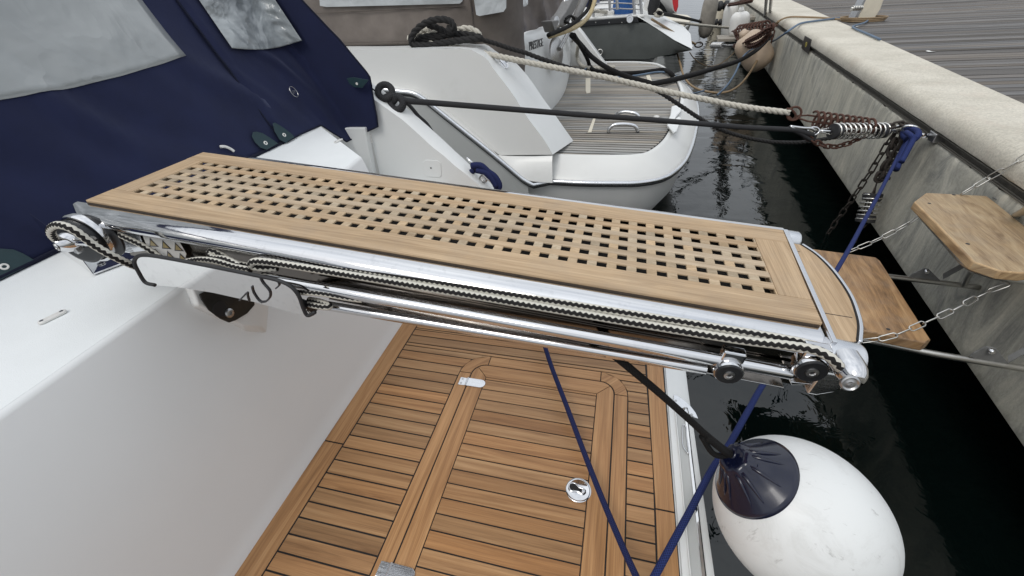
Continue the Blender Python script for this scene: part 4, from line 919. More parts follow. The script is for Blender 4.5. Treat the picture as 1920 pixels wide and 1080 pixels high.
# ================================================================ WOODEN STEPS ON THE PIER LADDER
def stepset(z, poly, thick, name_l, loc):
    pass
stp = thing('pier_ladder', 'folding pier ladder with two thick brown wooden treads on steel tubes and chains', 'ladder', Zp(1860, 560, -.2))
def tread(poly, z, th, mt='oak'):
    P = [Zp(x, y, z) for x, y in poly]; q = MB(); q.prism([p - V((0, 0, th)) for p in P], V((0, 0, th))); return q.build('tread', M[mt], stp, uvdir=(QD, QN), bevel=.006, seg=3, smooth='auto')
up = tread([(1714, 378), (1737, 361), (1850, 367), (1866, 379), (1938, 437), (1975, 505), (1920, 512), (1876, 508), (1824, 490), (1768, 432)], .30, .042, 'oak_pale')
lw = tread([(1490, 462), (1642, 482), (1651, 489), (1746, 637), (1736, 643), (1560, 608)], .0, .05)
q = MB()
for (px, py, z) in ((1742, 382, .30), (1814, 458, .30), (1788, 366, .30)): q.lathe(Zp(px, py, z - .002), (0, 0, 1), [(0, .008), (.0026, .008), (.0028, .001)], 12)
build_each(q, 'bolt', M['blackrubber'], up)
q = MB()
for (px, py) in ((1665, 618), (1590, 476)): q.lathe(Zp(px, py, -.002), (0, 0, 1), [(0, .008), (.0026, .008), (.0028, .001)], 12)
build_each(q, 'bolt', M['blackrubber'], lw)
def stube(name, pts, r, mat='zinc', k=6): q = MB(); q.tube(smooth_path(pts, k), r, 14); return q.build(name, M[mat], stp, smooth=True)
stube('tread_hoop', [Zp(*p, .235) for p in ((1745, 372), (1725, 380), (1721, 392), (1727, 403), (1760, 440), (1800, 485), (1816, 499), (1840, 510), (1880, 521), (1920, 527), (1990, 535))], .0145)
stube('frame_tube', [Zp(*p, -.08) for p in ((1560, 505), (1645, 516), (1740, 527), (1836, 539))], .0145)
stube('frame_tube', [Zp(*p, -.08) for p in ((1560, 628), (1640, 640), (1745, 662), (1840, 678), (1960, 698))], .0145)
stube('upright', [Zp(1808, 535, -.06), Zp(1815, 520, .02), Zp(1824, 508, .10)], .012); stube('upright', [Zp(2005, 320, .62), Zp(1960, 360, .50), Zp(1925, 392, .40), Zp(1905, 404, .30)], .016)

for tb, pts in (((1740, 527), ((1704, 520), (1710, 514), (1733, 503), (1742, 505), (1764, 527), (1740, 529))), ((1840, 678), ((1818, 668), (1826, 662), (1850, 650), (1868, 654), (1894, 685), (1850, 682)))):
    q = MB(); pa_ = Zp(*tb, -.08); hn_ = V((.10, .995, 0)); P = [on(x, y, pa_ + hn_ * -.004, hn_) for x, y in pts]; q.prism(P, hn_ * .006); hp = q.build('hinge_plate', M['whitemetal'], stp, bevel=.001)
    q = MB(); c = (P[2] + P[3]) / 2 + V((.002, 0, -.012)); q.lathe(c - hn_ * .012, hn_ * -1, [(-.01, .011), (.004, .011), (.008, .008), (.008, .001)], 14); q.build('pivot_bolt', M['chrome'], hp, smooth='auto')
for a, b in (((1768, 523), (1815, 497)), ((1890, 680), (1930, 658))):
    q = MB(); A, B = Zp(*a, -.055), Zp(*b, -.0 + .02); q.box(A, B - A, V((.0, .02, .02)), V((.004, 0, 0))); q.build('stay', M['whitemetal'], stp)
q = MB(); q.prism([Zp(1862, 378, .26), Zp(1868, 374, .30), Zp(1912, 376, .32), Zp(1908, 392, .26), Zp(1872, 396, .22)], V((0, .03, 0))); q.build('hinge_block', M['whitemetal'], stp, bevel=.003)
def schain(pts, pitch=.062, w_=.024, r=.0028):
    q = MB(); chain(q, smooth_path(pts, 6), pitch, w_, r, 5, 10); return q.build('stay_chain', M['zinc'], stp, smooth=True)
def zl(pts, z0, z1): n = len(pts); return [Zp(x, y, z0 + (z1 - z0) * i / (n - 1)) for i, (x, y) in enumerate(pts)]
schain(zl(((1586, 474), (1640, 452), (1690, 427), (1724, 405)), .02, .24)); schain(zl(((1803, 364), (1850, 336), (1893, 312), (1935, 285)), .31, .55)); schain(zl(((1615, 640), (1668, 632), (1730, 607), (1790, 580), (1850, 548), (1890, 533)), -.01, .23))
# ================================================================ MOORING SPRINGS AND CHAINS AT THE PIER RING
rg = thing('mooring_bracket', 'steel mooring bracket with bolts clamped in the pier channel', 'bracket', Qp(1745, 250))
q = MB(); q.prism([Qp(*p, -.02) for p in ((1744, 244), (1756, 252), (1748, 268), (1738, 262))], QN * .06); q.build('clamp', M['dull'], rg, bevel=.004)
q = MB(); a = Qp(1742, 254, -.02); q.tube([a, Qp(1733, 254, -.06)], .016, 6); q.tube([Qp(1733, 254, -.06), Qp(1712, 247, -.10)], .012, 10); q.build('bolt', M['chrome'], rg)
def ringp(c, n_, R, k=20, sq=1.0, ux=None):
    n_ = V(n_).normalized(); x = (V(ux) if ux else n_.orthogonal()); x = (x - n_ * x.dot(n_)).normalized(); y = n_.cross(x); return [c + x * math.cos(2 * math.pi * i / k) * R * sq + y * math.sin(2 * math.pi * i / k) * R for i in range(k)]
q = MB(); q.tube(ringp(Qp(1708, 243, -.10), V((.3, .7, .4)), .030, sq=1.6, ux=(1, 0, 0)), .0085, 8, closed=True); q.build('shackle', M['chrome'], rg, smooth=True)
def spring(name, label, A, B, R, wire, turns, mc, mr, group, caps=None, rods=True):
    t = thing(name, label, 'spring', (A + B) / 2, group); d = (B - A).normalized(); L = (B - A).length
    q = MB(); q.tube(coil_pts(A, B, R, turns, 18), wire, 8); q.build('coil', M[mc], t, smooth=True)
    x = d.orthogonal().normalized(); y = d.cross(x)
    if rods:
        q = MB()
        for sx in (-1, 1):
            q.tube(smooth_path([A - d * L * .30 + x * .004 * sx, A - d * L * .12 + x * sx * .02, A + x * sx * R * .45, B - d * .02 + x * sx * R * .45], 4), wire * .8, 6)
            q.tube(smooth_path([B + d * L * .28 + y * .004 * sx, B + d * L * .10 + y * sx * .02, B + y * sx * R * .45, A + d * .02 + y * sx * R * .45], 4), wire * .8, 6)
        build_each(q, 'rod', M[mr], t, smooth=True)
    if caps:
        q = MB()
        for c, s in ((A, 1), (B, -1)): q.lathe(c - d * s * .01, d * s, [(0, R * .8), (0, R * 1.02), (.045, R * 1.02), (.055, R * .9), (.055, R * .3)], 24)
        build_each(q, 'end_cap', M[caps], t, smooth='auto')
    return t
WC = V((-1.274, 2.36, .835))                       # our cleat on the wing
def LN(A, B, x, y): return span(A, B, [(x, y)])[0]
spring('mooring_spring', 'bright steel mooring spring with black rubber ends joined to the black rope', LN(QP, WC, 1563, 246), LN(QP, WC, 1658, 245), .050, .0062, 10.5, 'spring', 'spring', 'mooring springs at the pier ring', 'blackrubber')
NC = V((-1.35, 3.42, 1.02))                        # neighbour's cleat
Q2 = Qp(1702, 236, -.10)
spring('mooring_spring', 'rusty brown mooring spring behind the bright steel spring', LN(Q2, NC, 1524, 223), LN(Q2, NC, 1634, 238), .052, .008, 9.5, 'rust', 'rust', 'mooring springs at the pier ring')
Q3 = [Qp(1643, 345, -.10), Qp(1637, 365, -.10), Qp(1622, 414, -.10)]
spring('mooring_spring', 'steel spring hanging slack down the pier wall behind the blue rope', Q3[1], Q3[2], .062, .0062, 6.5, 'spring', 'rustdark', 'mooring springs at the pier ring', 'blackrubber')
def chainthing(label, pts, pitch, w_, r, mat, loc=None):
    q = MB(); chain(q, smooth_path(pts, 6), pitch, w_, r, 6, 12); return tag(q.build('chain', M[mat], smooth=True), label, 'chain', 'chains at the pier ring')
chainthing('thin rusty long-link chain hanging slanted down the pier wall', [Qp(*p, -.09) for p in ((1676, 252), (1665, 268), (1655, 284), (1634, 320), (1612, 352), (1590, 385), (1570, 412), (1545, 450), (1530, 475))], .085, .042, .0065, 'rustdark')
chainthing('heavy dark chain hanging straight from the pier ring beside the blue rope', [Qp(*p, -.11) for p in ((1684, 248), (1676, 270), (1668, 295), (1655, 320), (1648, 336))], .052, .05, .011, 'rustdark')
chainthing('heavy dark chain doubled up right against the blue rope', [Qp(*p, -.09) for p in ((1694, 250), (1688, 272), (1674, 300), (1662, 325), (1650, 338))], .052, .05, .011, 'rustdark')
chainthing('rusty chain sagging in a bow below the bright steel spring', span(QP, WC, ((1512, 256), (1525, 264), (1545, 273), (1568, 275), (1590, 269), (1608, 261), (1618, 252))), .05, .034, .0065, 'rust')
chainthing('short rusty chain linking the brown spring to the pier ring', span(Q2, NC, ((1640, 239), (1655, 240), (1672, 236), (1690, 232), (1702, 234))), .055, .045, .009, 'rustdark')
q = MB(); q.tube(smooth_path([Qp(*p, -.10) for p in ((1652, 332), (1640, 336), (1646, 322), (1660, 326), (1668, 336), (1644, 338))], 4), .006, 6)
q.tube([Qp(1647, 334, -.10), Q3[1]], .006, 8); q.tube([Q3[2], Qp(1612, 430, -.10), Qp(1604, 455, -.10)], .008, 6); tag(q.build('iron_hook', M['rustdark'], smooth=True), 'dark iron hook carrying the hanging steel spring on the pier wall', 'hook')
# shackles on the bright spring
sh = thing('rope_shackle', 'steel thimble and shackle joining the black rope to the bright spring', 'shackle', LN(QP, WC, 1530, 243))
dW = (WC - QP).normalized(); q = MB()
q.tube(ringp(LN(QP, WC, 1548, 246), V((0, .3, 1)), .024, sq=1.9, ux=dW), .007, 8, closed=True); q.tube(ringp(LN(QP, WC, 1525, 246), V((.2, -1, .3)), .026, sq=1.5, ux=dW), .007, 8, closed=True); build_each(q, 'shackle', M['chrome'], sh, smooth=True)
q = MB(); q.tube(smooth_path([LN(QP, WC, *p) for p in ((1482, 237), (1505, 240), (1521, 241), (1528, 247), (1520, 253), (1505, 247), (1482, 238))], 4), .0085, 8); q.build('thimble', M['chrome'], sh, smooth=True)
q = MB(); q.tube(ringp(LN(QP, WC, 1672, 245), V((0, .3, 1)), .026, sq=1.6, ux=dW), .008, 8, closed=True); q.tube(ringp(LN(QP, WC, 1688, 243), V((.2, -1, .3)), .026, sq=1.7, ux=dW), .008, 8, closed=True)
for o in build_each(q, 'shackle', M['chrome'], sh, smooth=True): pass
# ropes of this berth
rope('mooring_rope', 'taut charcoal mooring rope from the yacht quarter cleat to the bright steel spring', 'rope', span(QP, WC, ((1524, 253), (1500, 246), (1480, 243), (1400, 239), (1300, 231), (1200, 223), (1100, 216), (1000, 208), (900, 200), (800, 192), (770, 190), (755, 187))), .0165, 'rope_grey', n=14)
q = MB(); q.tube(smooth_path(span(QP, WC, ((1478, 240), (1500, 250), (1520, 262), (1527, 257), (1530, 246))), 4), .014, 10); tag(q.build('rope_splice', M['rope_grey'], smooth=True), 'charcoal spliced eye of the taut mooring rope around the thimble', 'rope')
hq = V((-.02, .0, 0))
q = MB(); a = Yp(738, 187, 2.36)
for (px, py, R_, n_, r_) in ((722, 172, .040, (.3, -.8, .6), .019), (744, 194, .036, (.2, -.9, .5), .021)): q.tube(ringp(Yp(px, py, 2.36), n_, R_), r_, 10, closed=True)
q.tube(smooth_path([Yp(*p, 2.36) for p in ((716, 180), (722, 188), (732, 194), (741, 186), (735, 178), (724, 182))], 5), .018, 10)
tag(q.build('rope_turns', M['rope_grey'], smooth=True), 'charcoal rope turns wound in two rings on the yacht quarter cleat', 'rope')
rope('loose_line', 'dark rope end trailing from the cleat down behind the quarter wing', 'rope', [Yp(*p, 2.47) for p in ((757, 188), (765, 195), (775, 206), (785, 218), (800, 232), (812, 250))], .011, 'rope_grey')
rope('thin_line', 'thin dark cord from the canopy corner patch to the cleat rings', 'rope', [Yp(*p, 2.34) for p in ((664, 136), (668, 143), (676, 150), (688, 155), (694, 158), (698, 166), (703, 170), (712, 176))], .004, 'rope_black')
# blue rope hitched to the ring
q = MB(); q.tube(smooth_path([Qp(*p) for p in ((1702, 262, -.13), (1694, 254, -.12), (1696, 245, -.11), (1706, 242, -.10), (1718, 245, -.10), (1722, 252, -.11), (1716, 260, -.13), (1704, 268, -.15), (1692, 290, -.19), (1680, 318, -.24))], 5), .019, 12)
q.tube(smooth_path([Qp(*p) for p in ((1699, 248, -.15), (1708, 254, -.16), (1712, 262, -.15), (1702, 282, -.18), (1690, 304, -.22))], 5), .016, 12); tag(q.build('rope_hitch', M['rope_blue'], smooth=True), 'bright blue knotted hitch at the pier ring', 'rope')
# far cleat of our yacht with navy rope
cl = thing('horn_cleat', 'polished horn cleat on the yacht quarter wing wrapped in navy rope', 'cleat', Yp(900, 335, 2.36))
q = MB(); q.tube([Yp(875, 295, 2.36), Yp(885, 306, 2.36), Yp(915, 336, 2.36), Yp(932, 348, 2.36)], [.006, .010, .010, .006], 10); q.build('horn', M['chrome'], cl, smooth=True)
q = MB(); q.lathe(Yp(905, 334, 2.36), (-.2, -.7, .6), [(-.02, .028), (.0, .026), (.004, .02), (-.004, .016), (-.004, .001)], 20); q.build('base', M['dull'], cl, smooth='auto')
q = MB(); q.tube(smooth_path([Yp(*p, 2.33) for p in ((884, 311), (895, 310), (904, 312), (915, 322), (928, 332), (936, 348), (930, 358))], 5), .020, 10); q.tube(smooth_path([Yp(*p, 2.36) for p in ((890, 318), (882, 325), (884, 336), (896, 350), (905, 360))], 5), .018, 10); q.tube(smooth_path([Yp(*p, 2.31) for p in ((893, 320), (910, 324), (922, 336), (930, 350))], 5), .016, 10)
tag(q.build('rope_turns', M['rope_navy'], smooth=True), 'navy rope turns wrapped over the horn cleat behind the gangway', 'rope')
# ================================================================ NEIGHBOUR YACHT
nb = thing('motor_yacht', 'white yacht moored next to ours with a weathered grey teak stern platform', 'yacht', (-1, 5.5, -.7))
ZP = .15
tk = [Zp(x, y, ZP) for x, y in ((1040, 292), (1100, 294), (1160, 294), (1190, 293), (1215, 287), (1240, 268), (1254, 247), (1262, 230), (1270, 208), (1275, 190), (1275, 172), (1270, 158), (1262, 146), (1250, 135), (1238, 126), (1225, 121), (1205, 119), (1185, 118), (1140, 118))]
y0_, y1_ = tk[0].y, tk[-1].y
tk = [V((x, y0_, ZP)) for x in (-3.0, -2.4, -1.8, -1.3, -.9)] + tk + [V((x, y1_, ZP)) for x in (-.9, -1.4, -2.2, -3.0)]
# smooth the plan of the stern as one clean curve
tkS = smooth_path(tk, 5)
def offs(P, d):
    out = []
    for i in range(len(P)):
        t = (P[min(i + 1, len(P) - 1)] - P[max(i - 1, 0)]).normalized(); out.append(P[i] + V((t.y, -t.x, 0)) * d)
    return out
rings = []
for d, z in ((0, ZP), (.004, ZP + .018), (.012, ZP + .022), (.035, ZP + .020), (.045, ZP + .014), (.20, ZP - .10), (.215, ZP - .12), (.22, ZP - .135), (.20, ZP - .16), (.19, ZP - .20), (.15, -.25), (.02, -.45), (-.25, -.60), (-.6, -.70), (-1.0, -.8)):
    rings.append([V((p.x if d > -.2 else p.x, p.y, z)) for p in offs(tkS, d)])
q = MB(); n_ = len(tkS)
for r_ in rings: q.v += r_
for j in range(len(rings) - 1):
    for i in range(n_ - 1): q.f.append([j * n_ + i, (j + 1) * n_ + i, (j + 1) * n_ + i + 1, j * n_ + i + 1]); q.uv.append(None)
q.build('hull', M['gelcoat_far'], nb, smooth='auto')
rl = [V((p.x, p.y, ZP - .135)) for p in offs(tkS, .222)]; st_i = min(range(n_), key=lambda i: (rl[i] - Yp(1000, 348, 3.2)).length)
rail_fwd = smooth_path([Yp(*p, 3.2) for p in ((640, 166), (700, 166), (745, 171), (775, 175), (800, 190), (830, 214), (870, 246), (910, 278), (950, 311), (980, 336), (1000, 347))], 6)
q = MB(); q.tube(rail_fwd + rl[st_i + 2:], .018, 12); rb = q.build('rub_rail', M['brushed'], nb, smooth=True)
q = MB(); q.tube([p + V((0, .004, -.026)) for p in rail_fwd + rl[st_i + 2:]], .008, 8); q.build('rail_seal', M['blackrubber'], rb)
# teak
q = MB(); ylo, yhi = tk[6].y, 8.08; ptc = .062
def xend(y):
    best = -9
    for a, b in zip(tkS, tkS[1:]):
        if (a.y - y) * (b.y - y) <= 0 and abs(a.y - b.y) > 1e-6: best = max(best, a.x + (b.x - a.x) * (y - a.y) / (b.y - a.y))
    return best
k = 0; y = ylo + .012
while y < yhi - ptc:
    x1 = min(xend(y + .005), xend(y + ptc - .01)) - .012
    if x1 > -1.4: q.box((-1.9, y, ZP + .003), (x1 + 1.9, 0, 0), (0, ptc - .021, 0), (0, 0, .004))
    y += ptc
q.build('platform_teak', M['grey_teak'], nb, uvdir=(PX, PY))
q = MB(); q.add([V((p.x, p.y, ZP + .002)) for p in tkS], [list(range(n_))[::-1]]); q.build('platform_caulking', M['caulk'], nb)
# pale cross battens of the locker lid, hatch lines, grab handles
q = MB()
for pts in (((1098, 147), (1107, 147), (1107, 174), (1100, 176), (1098, 170)), ((1112, 223), (1117, 222), (1109, 248), (1102, 249)), ((1211, 141), (1218, 141), (1225, 160), (1218, 160))): q.prism([Zp(*p, ZP + .0075) for p in pts], (0, 0, .004))
build_each(q, 'teak_batten', M['cream'], nb)
q = MB(); q.box(Zp(1098, 250, ZP + .0075), Zp(1250, 250, ZP + .0075) - Zp(1098, 250, ZP + .0075), (0, .012, 0), (0, 0, .001)); q.box(Zp(1140, 224, ZP + .0075), Zp(1262, 219, ZP + .0075) - Zp(1140, 224, ZP + .0075), (0, .012, 0), (0, 0, .001)); build_each(q, 'lid_seam', M['caulk'], nb)
for pts in (((1141, 249), (1142, 242), (1150, 235), (1165, 233), (1182, 234), (1192, 238), (1196, 248)), ((1152, 219), (1158, 213), (1170, 210), (1185, 211), (1195, 215), (1199, 222))):
    a, b = Zp(*pts[0], ZP + .01), Zp(*pts[-1], ZP + .01); q = MB(); q.tube(smooth_path([a] + [span(a, b, [p])[0] for p in pts[1:-1]] + [b], 4), .016, 10); q.build('grab_handle', M['brushed'], nb, smooth=True)
q = MB(); q.prism([Zp(*p, ZP + .03) for p in ((1258, 205), (1270, 201), (1278, 206), (1276, 214), (1268, 222), (1258, 238), (1250, 236), (1256, 220))], (0, 0, .03)); q.build('ladder_cover', M['gelcoat'], nb, bevel=.008, smooth='auto')
q = MB(); q.prism([Zp(*p, ZP + .04) for p in ((1250, 238), (1272, 222), (1277, 226), (1268, 250), (1262, 252))], (0, 0, .02)); q.build('ladder_cover', M['gelcoat'], nb, bevel=.006, smooth='auto')
q = MB(); q.lathe(Zp(1231, 219, ZP + .008), (0, 0, 1), [(0, .03), (.008, .028), (.012, .015), (.012, .001)], 16); q.build('deck_light', M['whiteplastic'], nb)
# near topside above the rail
YF = 3.28
def NY(p, y=YF): return Yp(p[0], p[1], y)
topl = [(500, 92), (560, 91), (630, 89), (720, 88), (800, 85), (860, 81), (905, 77), (921, 76)]
aft_in = [(907, 106), (916, 115), (922, 125), (942, 151), (960, 175), (976, 200), (992, 225), (1008, 246), (1025, 270), (1036, 290)]
aft_out = [(921, 76), (940, 92), (956, 106), (985, 137), (1002, 160), (1018, 184), (1035, 207), (1055, 236), (1075, 264)]
inset = [(500, 150), (700, 158), (772, 167), (792, 175), (812, 188), (850, 217), (890, 250), (925, 282), (937, 291)]
face = [NY(p) for p in [(500, 98), (560, 97), (630, 94), (720, 93), (800, 91), (858, 91), (885, 94), (907, 106)]] + [NY(p) for p in aft_in[1:]] + [NY(p) for p in inset[::-1]]
q = MB(); q.add(face, [list(range(len(face)))[::-1]]); q.build('topside', M['gelcoat_far'], nb)
# moulding between rail and topside
tops = smooth_path([NY(p) for p in inset + [(990, 293), (1036, 292)]], 4); lows = smooth_path([Yp(*p, 3.205) for p in ((470, 160), (690, 163), (765, 171), (795, 183), (815, 200), (860, 236), (905, 271), (950, 306), (965, 319), (990, 338), (1036, 343))], 4)
q = MB(); m_ = min(len(tops), len(lows)); 
for i in range(m_): q.v += [tops[i], tops[i].lerp(lows[i], .25) + V((0, -.02, .01)), lows[i]]
for i in range(m_ - 1):
    for j in range(2): q.f.append([i * 3 + j, i * 3 + j + 1, (i + 1) * 3 + j + 1, (i + 1) * 3 + j]); q.uv.append(None)
q.build('side_moulding', M['gelcoat_far'], nb, smooth='auto')
# hull side below the rail
lo = [Yp(*p, 3.215) for p in ((470, 168), (690, 169), (765, 176), (795, 190), (815, 205), (860, 241), (905, 277), (950, 313), (990, 346))]
q = MB(); q.add(lo + [V((p.x, 3.26, -.30)) for p in lo[::-1]], [list(range(len(lo) * 2))]); q.add([V((p.x, 3.26, -.30)) for p in (lo[0], lo[-1])] + [V((lo[-1].x, 4.4, -.85)), V((lo[0].x, 4.4, -.85))], [(0, 1, 2, 3)]); q.build('lower_hull', M['gelcoat_grey'], nb)
# top edge band and light aft strip (wing thickness runs away from us)
YB = 3.86
i1 = smooth_path([NY(p) for p in [(500, 98), (720, 93), (800, 91), (858, 91), (885, 94)] + aft_in], 4)
o1 = smooth_path([Yp(*p, 3.36 + .0 * i) for i, p in enumerate([(500, 91), (720, 87), (800, 84.5), (860, 80.5), (900, 77)])], 4)
o2 = smooth_path([Yp(*p, YB) for p in aft_out], 4)
ii = smooth_path([NY(p) for p in aft_in], 4); mm = min(len(ii), len(o2)); q = MB()
def rs(P, n):      # resample by count
    L = [0]
    for a, b in zip(P, P[1:]): L.append(L[-1] + (b - a).length)
    out = []
    for k in range(n):
        t = L[-1] * k / (n - 1); i = max(0, min(len(P) - 2, next((j for j in range(len(L) - 1) if L[j + 1] >= t), len(P) - 2))); out.append(P[i].lerp(P[i + 1], (t - L[i]) / max(1e-9, L[i + 1] - L[i])))
    return out
ii, oo = rs(ii, 20), rs(o2, 20)
for a, b in zip(ii, oo): q.v += [a, b]
for i in range(19): q.f.append([i * 2, i * 2 + 1, i * 2 + 3, i * 2 + 2]); q.uv.append(None)
q.build('quarter_wing', M['gelcoat'], nb, smooth='auto')
tb = rs(smooth_path([NY(p) for p in [(500, 98), (630, 94), (720, 93), (800, 91), (858, 91), (885, 94), (907, 106)]], 4), 20); tf = rs(smooth_path([Yp(*p, 3.6 if k < 5 else YB) for k, p in enumerate([(500, 91), (630, 87), (720, 86.5), (800, 84.5), (860, 80.5), (905, 76.5), (921, 76)])], 4), 20); q = MB()
for a, b in zip(tb, tf): q.v += [a, b]
for i in range(19): q.f.append([i * 2, i * 2 + 1, i * 2 + 3, i * 2 + 2]); q.uv.append(None)
q.build('gunwale', M['gelcoat'], nb, smooth='auto')
q = MB(); q.box((-3.5, YB, .1), (2.5, 0, 0), (0, .05, 0), (0, 0, .75)); q.build('cockpit_side', M['gelcoat_grey'], nb)
cN = Yp(945, 119, 3.55); q = MB(); q.tube(ringp(cN, (.75, -.35, .55), .038), .006, 8, closed=True); q.lathe(cN, (.75, -.35, .55), [(0, .034), (.003, .03), (.003, .001)], 20); q.build('hawse_ring', M['chrome'], nb, smooth='auto')
# rounded transom with its lettering
bs = [Zp(*p, ZP) for p in ((1000, 232), (1020, 220), (1035, 206), (1050, 188), (1059, 172), (1064, 155), (1067, 140), (1066, 129))]; bs = [V((bs[0].x - .5, bs[0].y - .6, ZP))] + bs + [V((bs[-1].x, 8.0, ZP))]
bS = rs(smooth_path(bs, 5), 26); q = MB(); R_ = [(0, 0), (.015, .1), (0, .3), (-.03, .52), (-.06, .68), (-.10, .76), (-.20, .80), (-.8, .80)]
for j, (dx, z) in enumerate(R_): q.v += [p + V((dx, 0, z)) for p in bS]
for j in range(len(R_) - 1):
    for i in range(25): q.f.append([j * 26 + i, j * 26 + i + 1, (j + 1) * 26 + i + 1, (j + 1) * 26 + i]); q.uv.append(None)
trn = q.build('transom', M['gelcoat'], nb, smooth=True)
# lettering
def TX(px, py): return on(px, py, bS[9] + V((.02, 0, 0)), (1, -.12, .06))
ta, tb_ = TX(991, 95), TX(1018, 86); uxt = (tb_ - ta).normalized(); uyt = (TX(996, 83) - TX(998, 97)).normalized(); q = MB()
text_mb(q, 'PRESTIGE', ta, uxt, uyt, (tb_ - ta).length / 4.35, .01, .003, .15); q.build('lettering', M['ink'], trn)
print('PRESTIGE at', ta, tb_)
# far wing
q = MB(); fw = [Yp(*p, 7.85) for p in ((1050, 30), (1080, 48), (1092, 62), (1139, 126), (1139, 130), (1062, 131))]; q.prism(fw, (0, .22, 0)); q.build('quarter_wing', M['gelcoat_far'], nb, bevel=.02, smooth='auto')
q = MB(); q.lathe(Yp(1071, 73, 7.8), (0, -1, 0), [(0, .05), (.03, .05), (.04, .03), (.04, .001)], 16); q.build('hawse_ring', M['chrome'], nb, smooth='auto')
# canopy of the neighbour
cn = thing('cockpit_canopy', 'taupe canvas canopy with clear windows on the neighbouring white yacht', 'canopy', (-2, 3.6, 1))
def cw(x, z, k=1): return k * (.02 * noise.noise(V((x * 3 + z * 2, z * 4, 1))) + .01 * noise.noise(V((x * 9 - z * 8, z * 5, 6))))
YC = 3.62
q = MB(); zb = Yp(700, 84, YC).z
xa = Yp(888, 40, YC).x
q.grid(lambda u, v_: V((-4.6 + (xa + 4.6) * u, YC + cw(-4.6 + (xa + 4.6) * u, v_ * 1.1) - .12 * v_ * 0 + .0, zb - .03 + v_ * 1.15)), 70, 30); q.build('side_panel', M['taupe'], cn, smooth=True)
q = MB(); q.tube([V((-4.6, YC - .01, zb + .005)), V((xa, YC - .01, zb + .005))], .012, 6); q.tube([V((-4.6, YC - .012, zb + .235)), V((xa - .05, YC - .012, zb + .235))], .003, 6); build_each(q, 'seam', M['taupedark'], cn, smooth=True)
def cp(px, py, d=0.): return Yp(px, py, YC - d)
q = MB(); P4 = [cp(595, -40, .02), cp(868, -40, .02), cp(867, 2, .02), cp(862, 7, .02), cp(740, 10, .02), cp(612, 13, .02), cp(600, 11, .02)]; q.prism(P4, (0, .004, 0)); q.build('window', M['vinyl3'], cn)
# aft part turns the corner
c1, c2 = Yp(888, 60, YC), Yp(980, 110, 3.95)
xe_ = Yp(984, 120, 4.05).x
corner = [V((xa, YC, 0)), V((xa + (xe_ - xa) * .4, YC + .03, 0)), V((xa + (xe_ - xa) * .75, YC + .12, 0)), V((xa + (xe_ - xa) * .95, YC + .27, 0)), V((xe_, 4.05, 0))]
print('corner', xa, xe_)
cS = smooth_path(corner, 6); q = MB(); nn_ = len(cS)
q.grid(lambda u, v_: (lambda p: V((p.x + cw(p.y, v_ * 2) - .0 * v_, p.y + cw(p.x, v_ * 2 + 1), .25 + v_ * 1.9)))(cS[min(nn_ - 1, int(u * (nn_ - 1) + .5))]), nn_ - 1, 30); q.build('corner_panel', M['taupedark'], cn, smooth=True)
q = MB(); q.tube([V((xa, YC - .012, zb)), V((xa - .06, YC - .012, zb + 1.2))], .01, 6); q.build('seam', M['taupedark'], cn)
# rear panel hanging over the transom
e_x = cS[-1]
rp4 = smooth_path([Yp(968, 66, 4.25), Yp(985, 60, 4.6), Yp(1008, 53, 5.0), Yp(1032, 44, 5.5), Yp(1056, 33, 6.2), Yp(1075, 22, 7.0)], 8); rp4 = rs(rp4, 61)
r0, r1 = rp4[0].copy(), rp4[-1].copy()
q = MB()
def rearp(u, v_): p = rp4[min(60, int(u * 60 + .5))]; return V((p.x - .12 * v_ + .05 * math.sin(u * 24 + v_ * 2) * min(1, v_ * 4 + .2) + cw(p.y * 1.4, v_ * 2, 2), p.y, p.z + v_ * 1.0))
q.grid(rearp, 60, 24); q.build('rear_panel', M['taupe'], cn, smooth=True)
def onrear(px, py, d=.05): return on(px, py, V((r0.x + d, r0.y, 1.2)), ((r1 - r0).y, -(r1 - r0).x, .14 * (r1 - r0).y))
for pts in (((884, -30), (950, -30), (949, 15), (944, 22), (899, 30), (893, 28)),):
    q = MB(); a_ = cS[8]; q.prism([on(x, y, V((xa + .30, YC + .06, 1)), (.45, -.9, .1)) for x, y in pts], (0, .004, 0)); q.build('window', M['vinyl3'], cn)
q = MB(); q.prism([onrear(*p) for p in ((961, -20), (990, -20), (990, 8), (985, 12), (967, 14), (963, 12))], (-.004, 0, 0)); q.build('window', M['vinyl3'], cn)
# neighbour's folded boarding arm
am = thing('boarding_arm', 'grey hydraulic boarding arm folded up behind the neighbouring yacht transom', 'arm', TX(1035, 60))
def AX(px, py, d=0): return on(px, py, V((-.62 + d, 5.2, 1)), (1, -.25, 0))
pm = plain('arm_grey', (.20, .195, .19), .5, .2, 20)
def bar(name, pts, r, mat): q = MB(); q.tube([AX(*p) for p in pts], r, 12); return q.build(name, mat, am, smooth='auto')
q = MB(); q.prism([AX(*p) for p in ((1030, 38), (1042, 22), (1060, -10), (1072, -10), (1062, 14), (1048, 44), (1036, 52), (1030, 48))], (.10, .02, 0)); q.build('arm', pm, am, bevel=.008)
q = MB(); q.prism([AX(*p, .02) for p in ((1060, -12), (1086, -12), (1068, 22), (1052, 48), (1044, 48), (1050, 34))], (.05, .02, 0)); q.build('arm', M['dull'], am, bevel=.008)
bar('piston', ((1049, 92), (1072, 50), (1080, 35)), .022, M['dull']); bar('cylinder', ((1078, 38), (1090, 12), (1102, -14)), .045, pm)
q = MB(); c = AX(1041, 100, -.04); q.lathe(c, (1, -.3, .1), [(0, .15), (.02, .15), (.03, .13), (.03, .001)], 24); q.build('base_disc', M['dull'], am, smooth='auto')
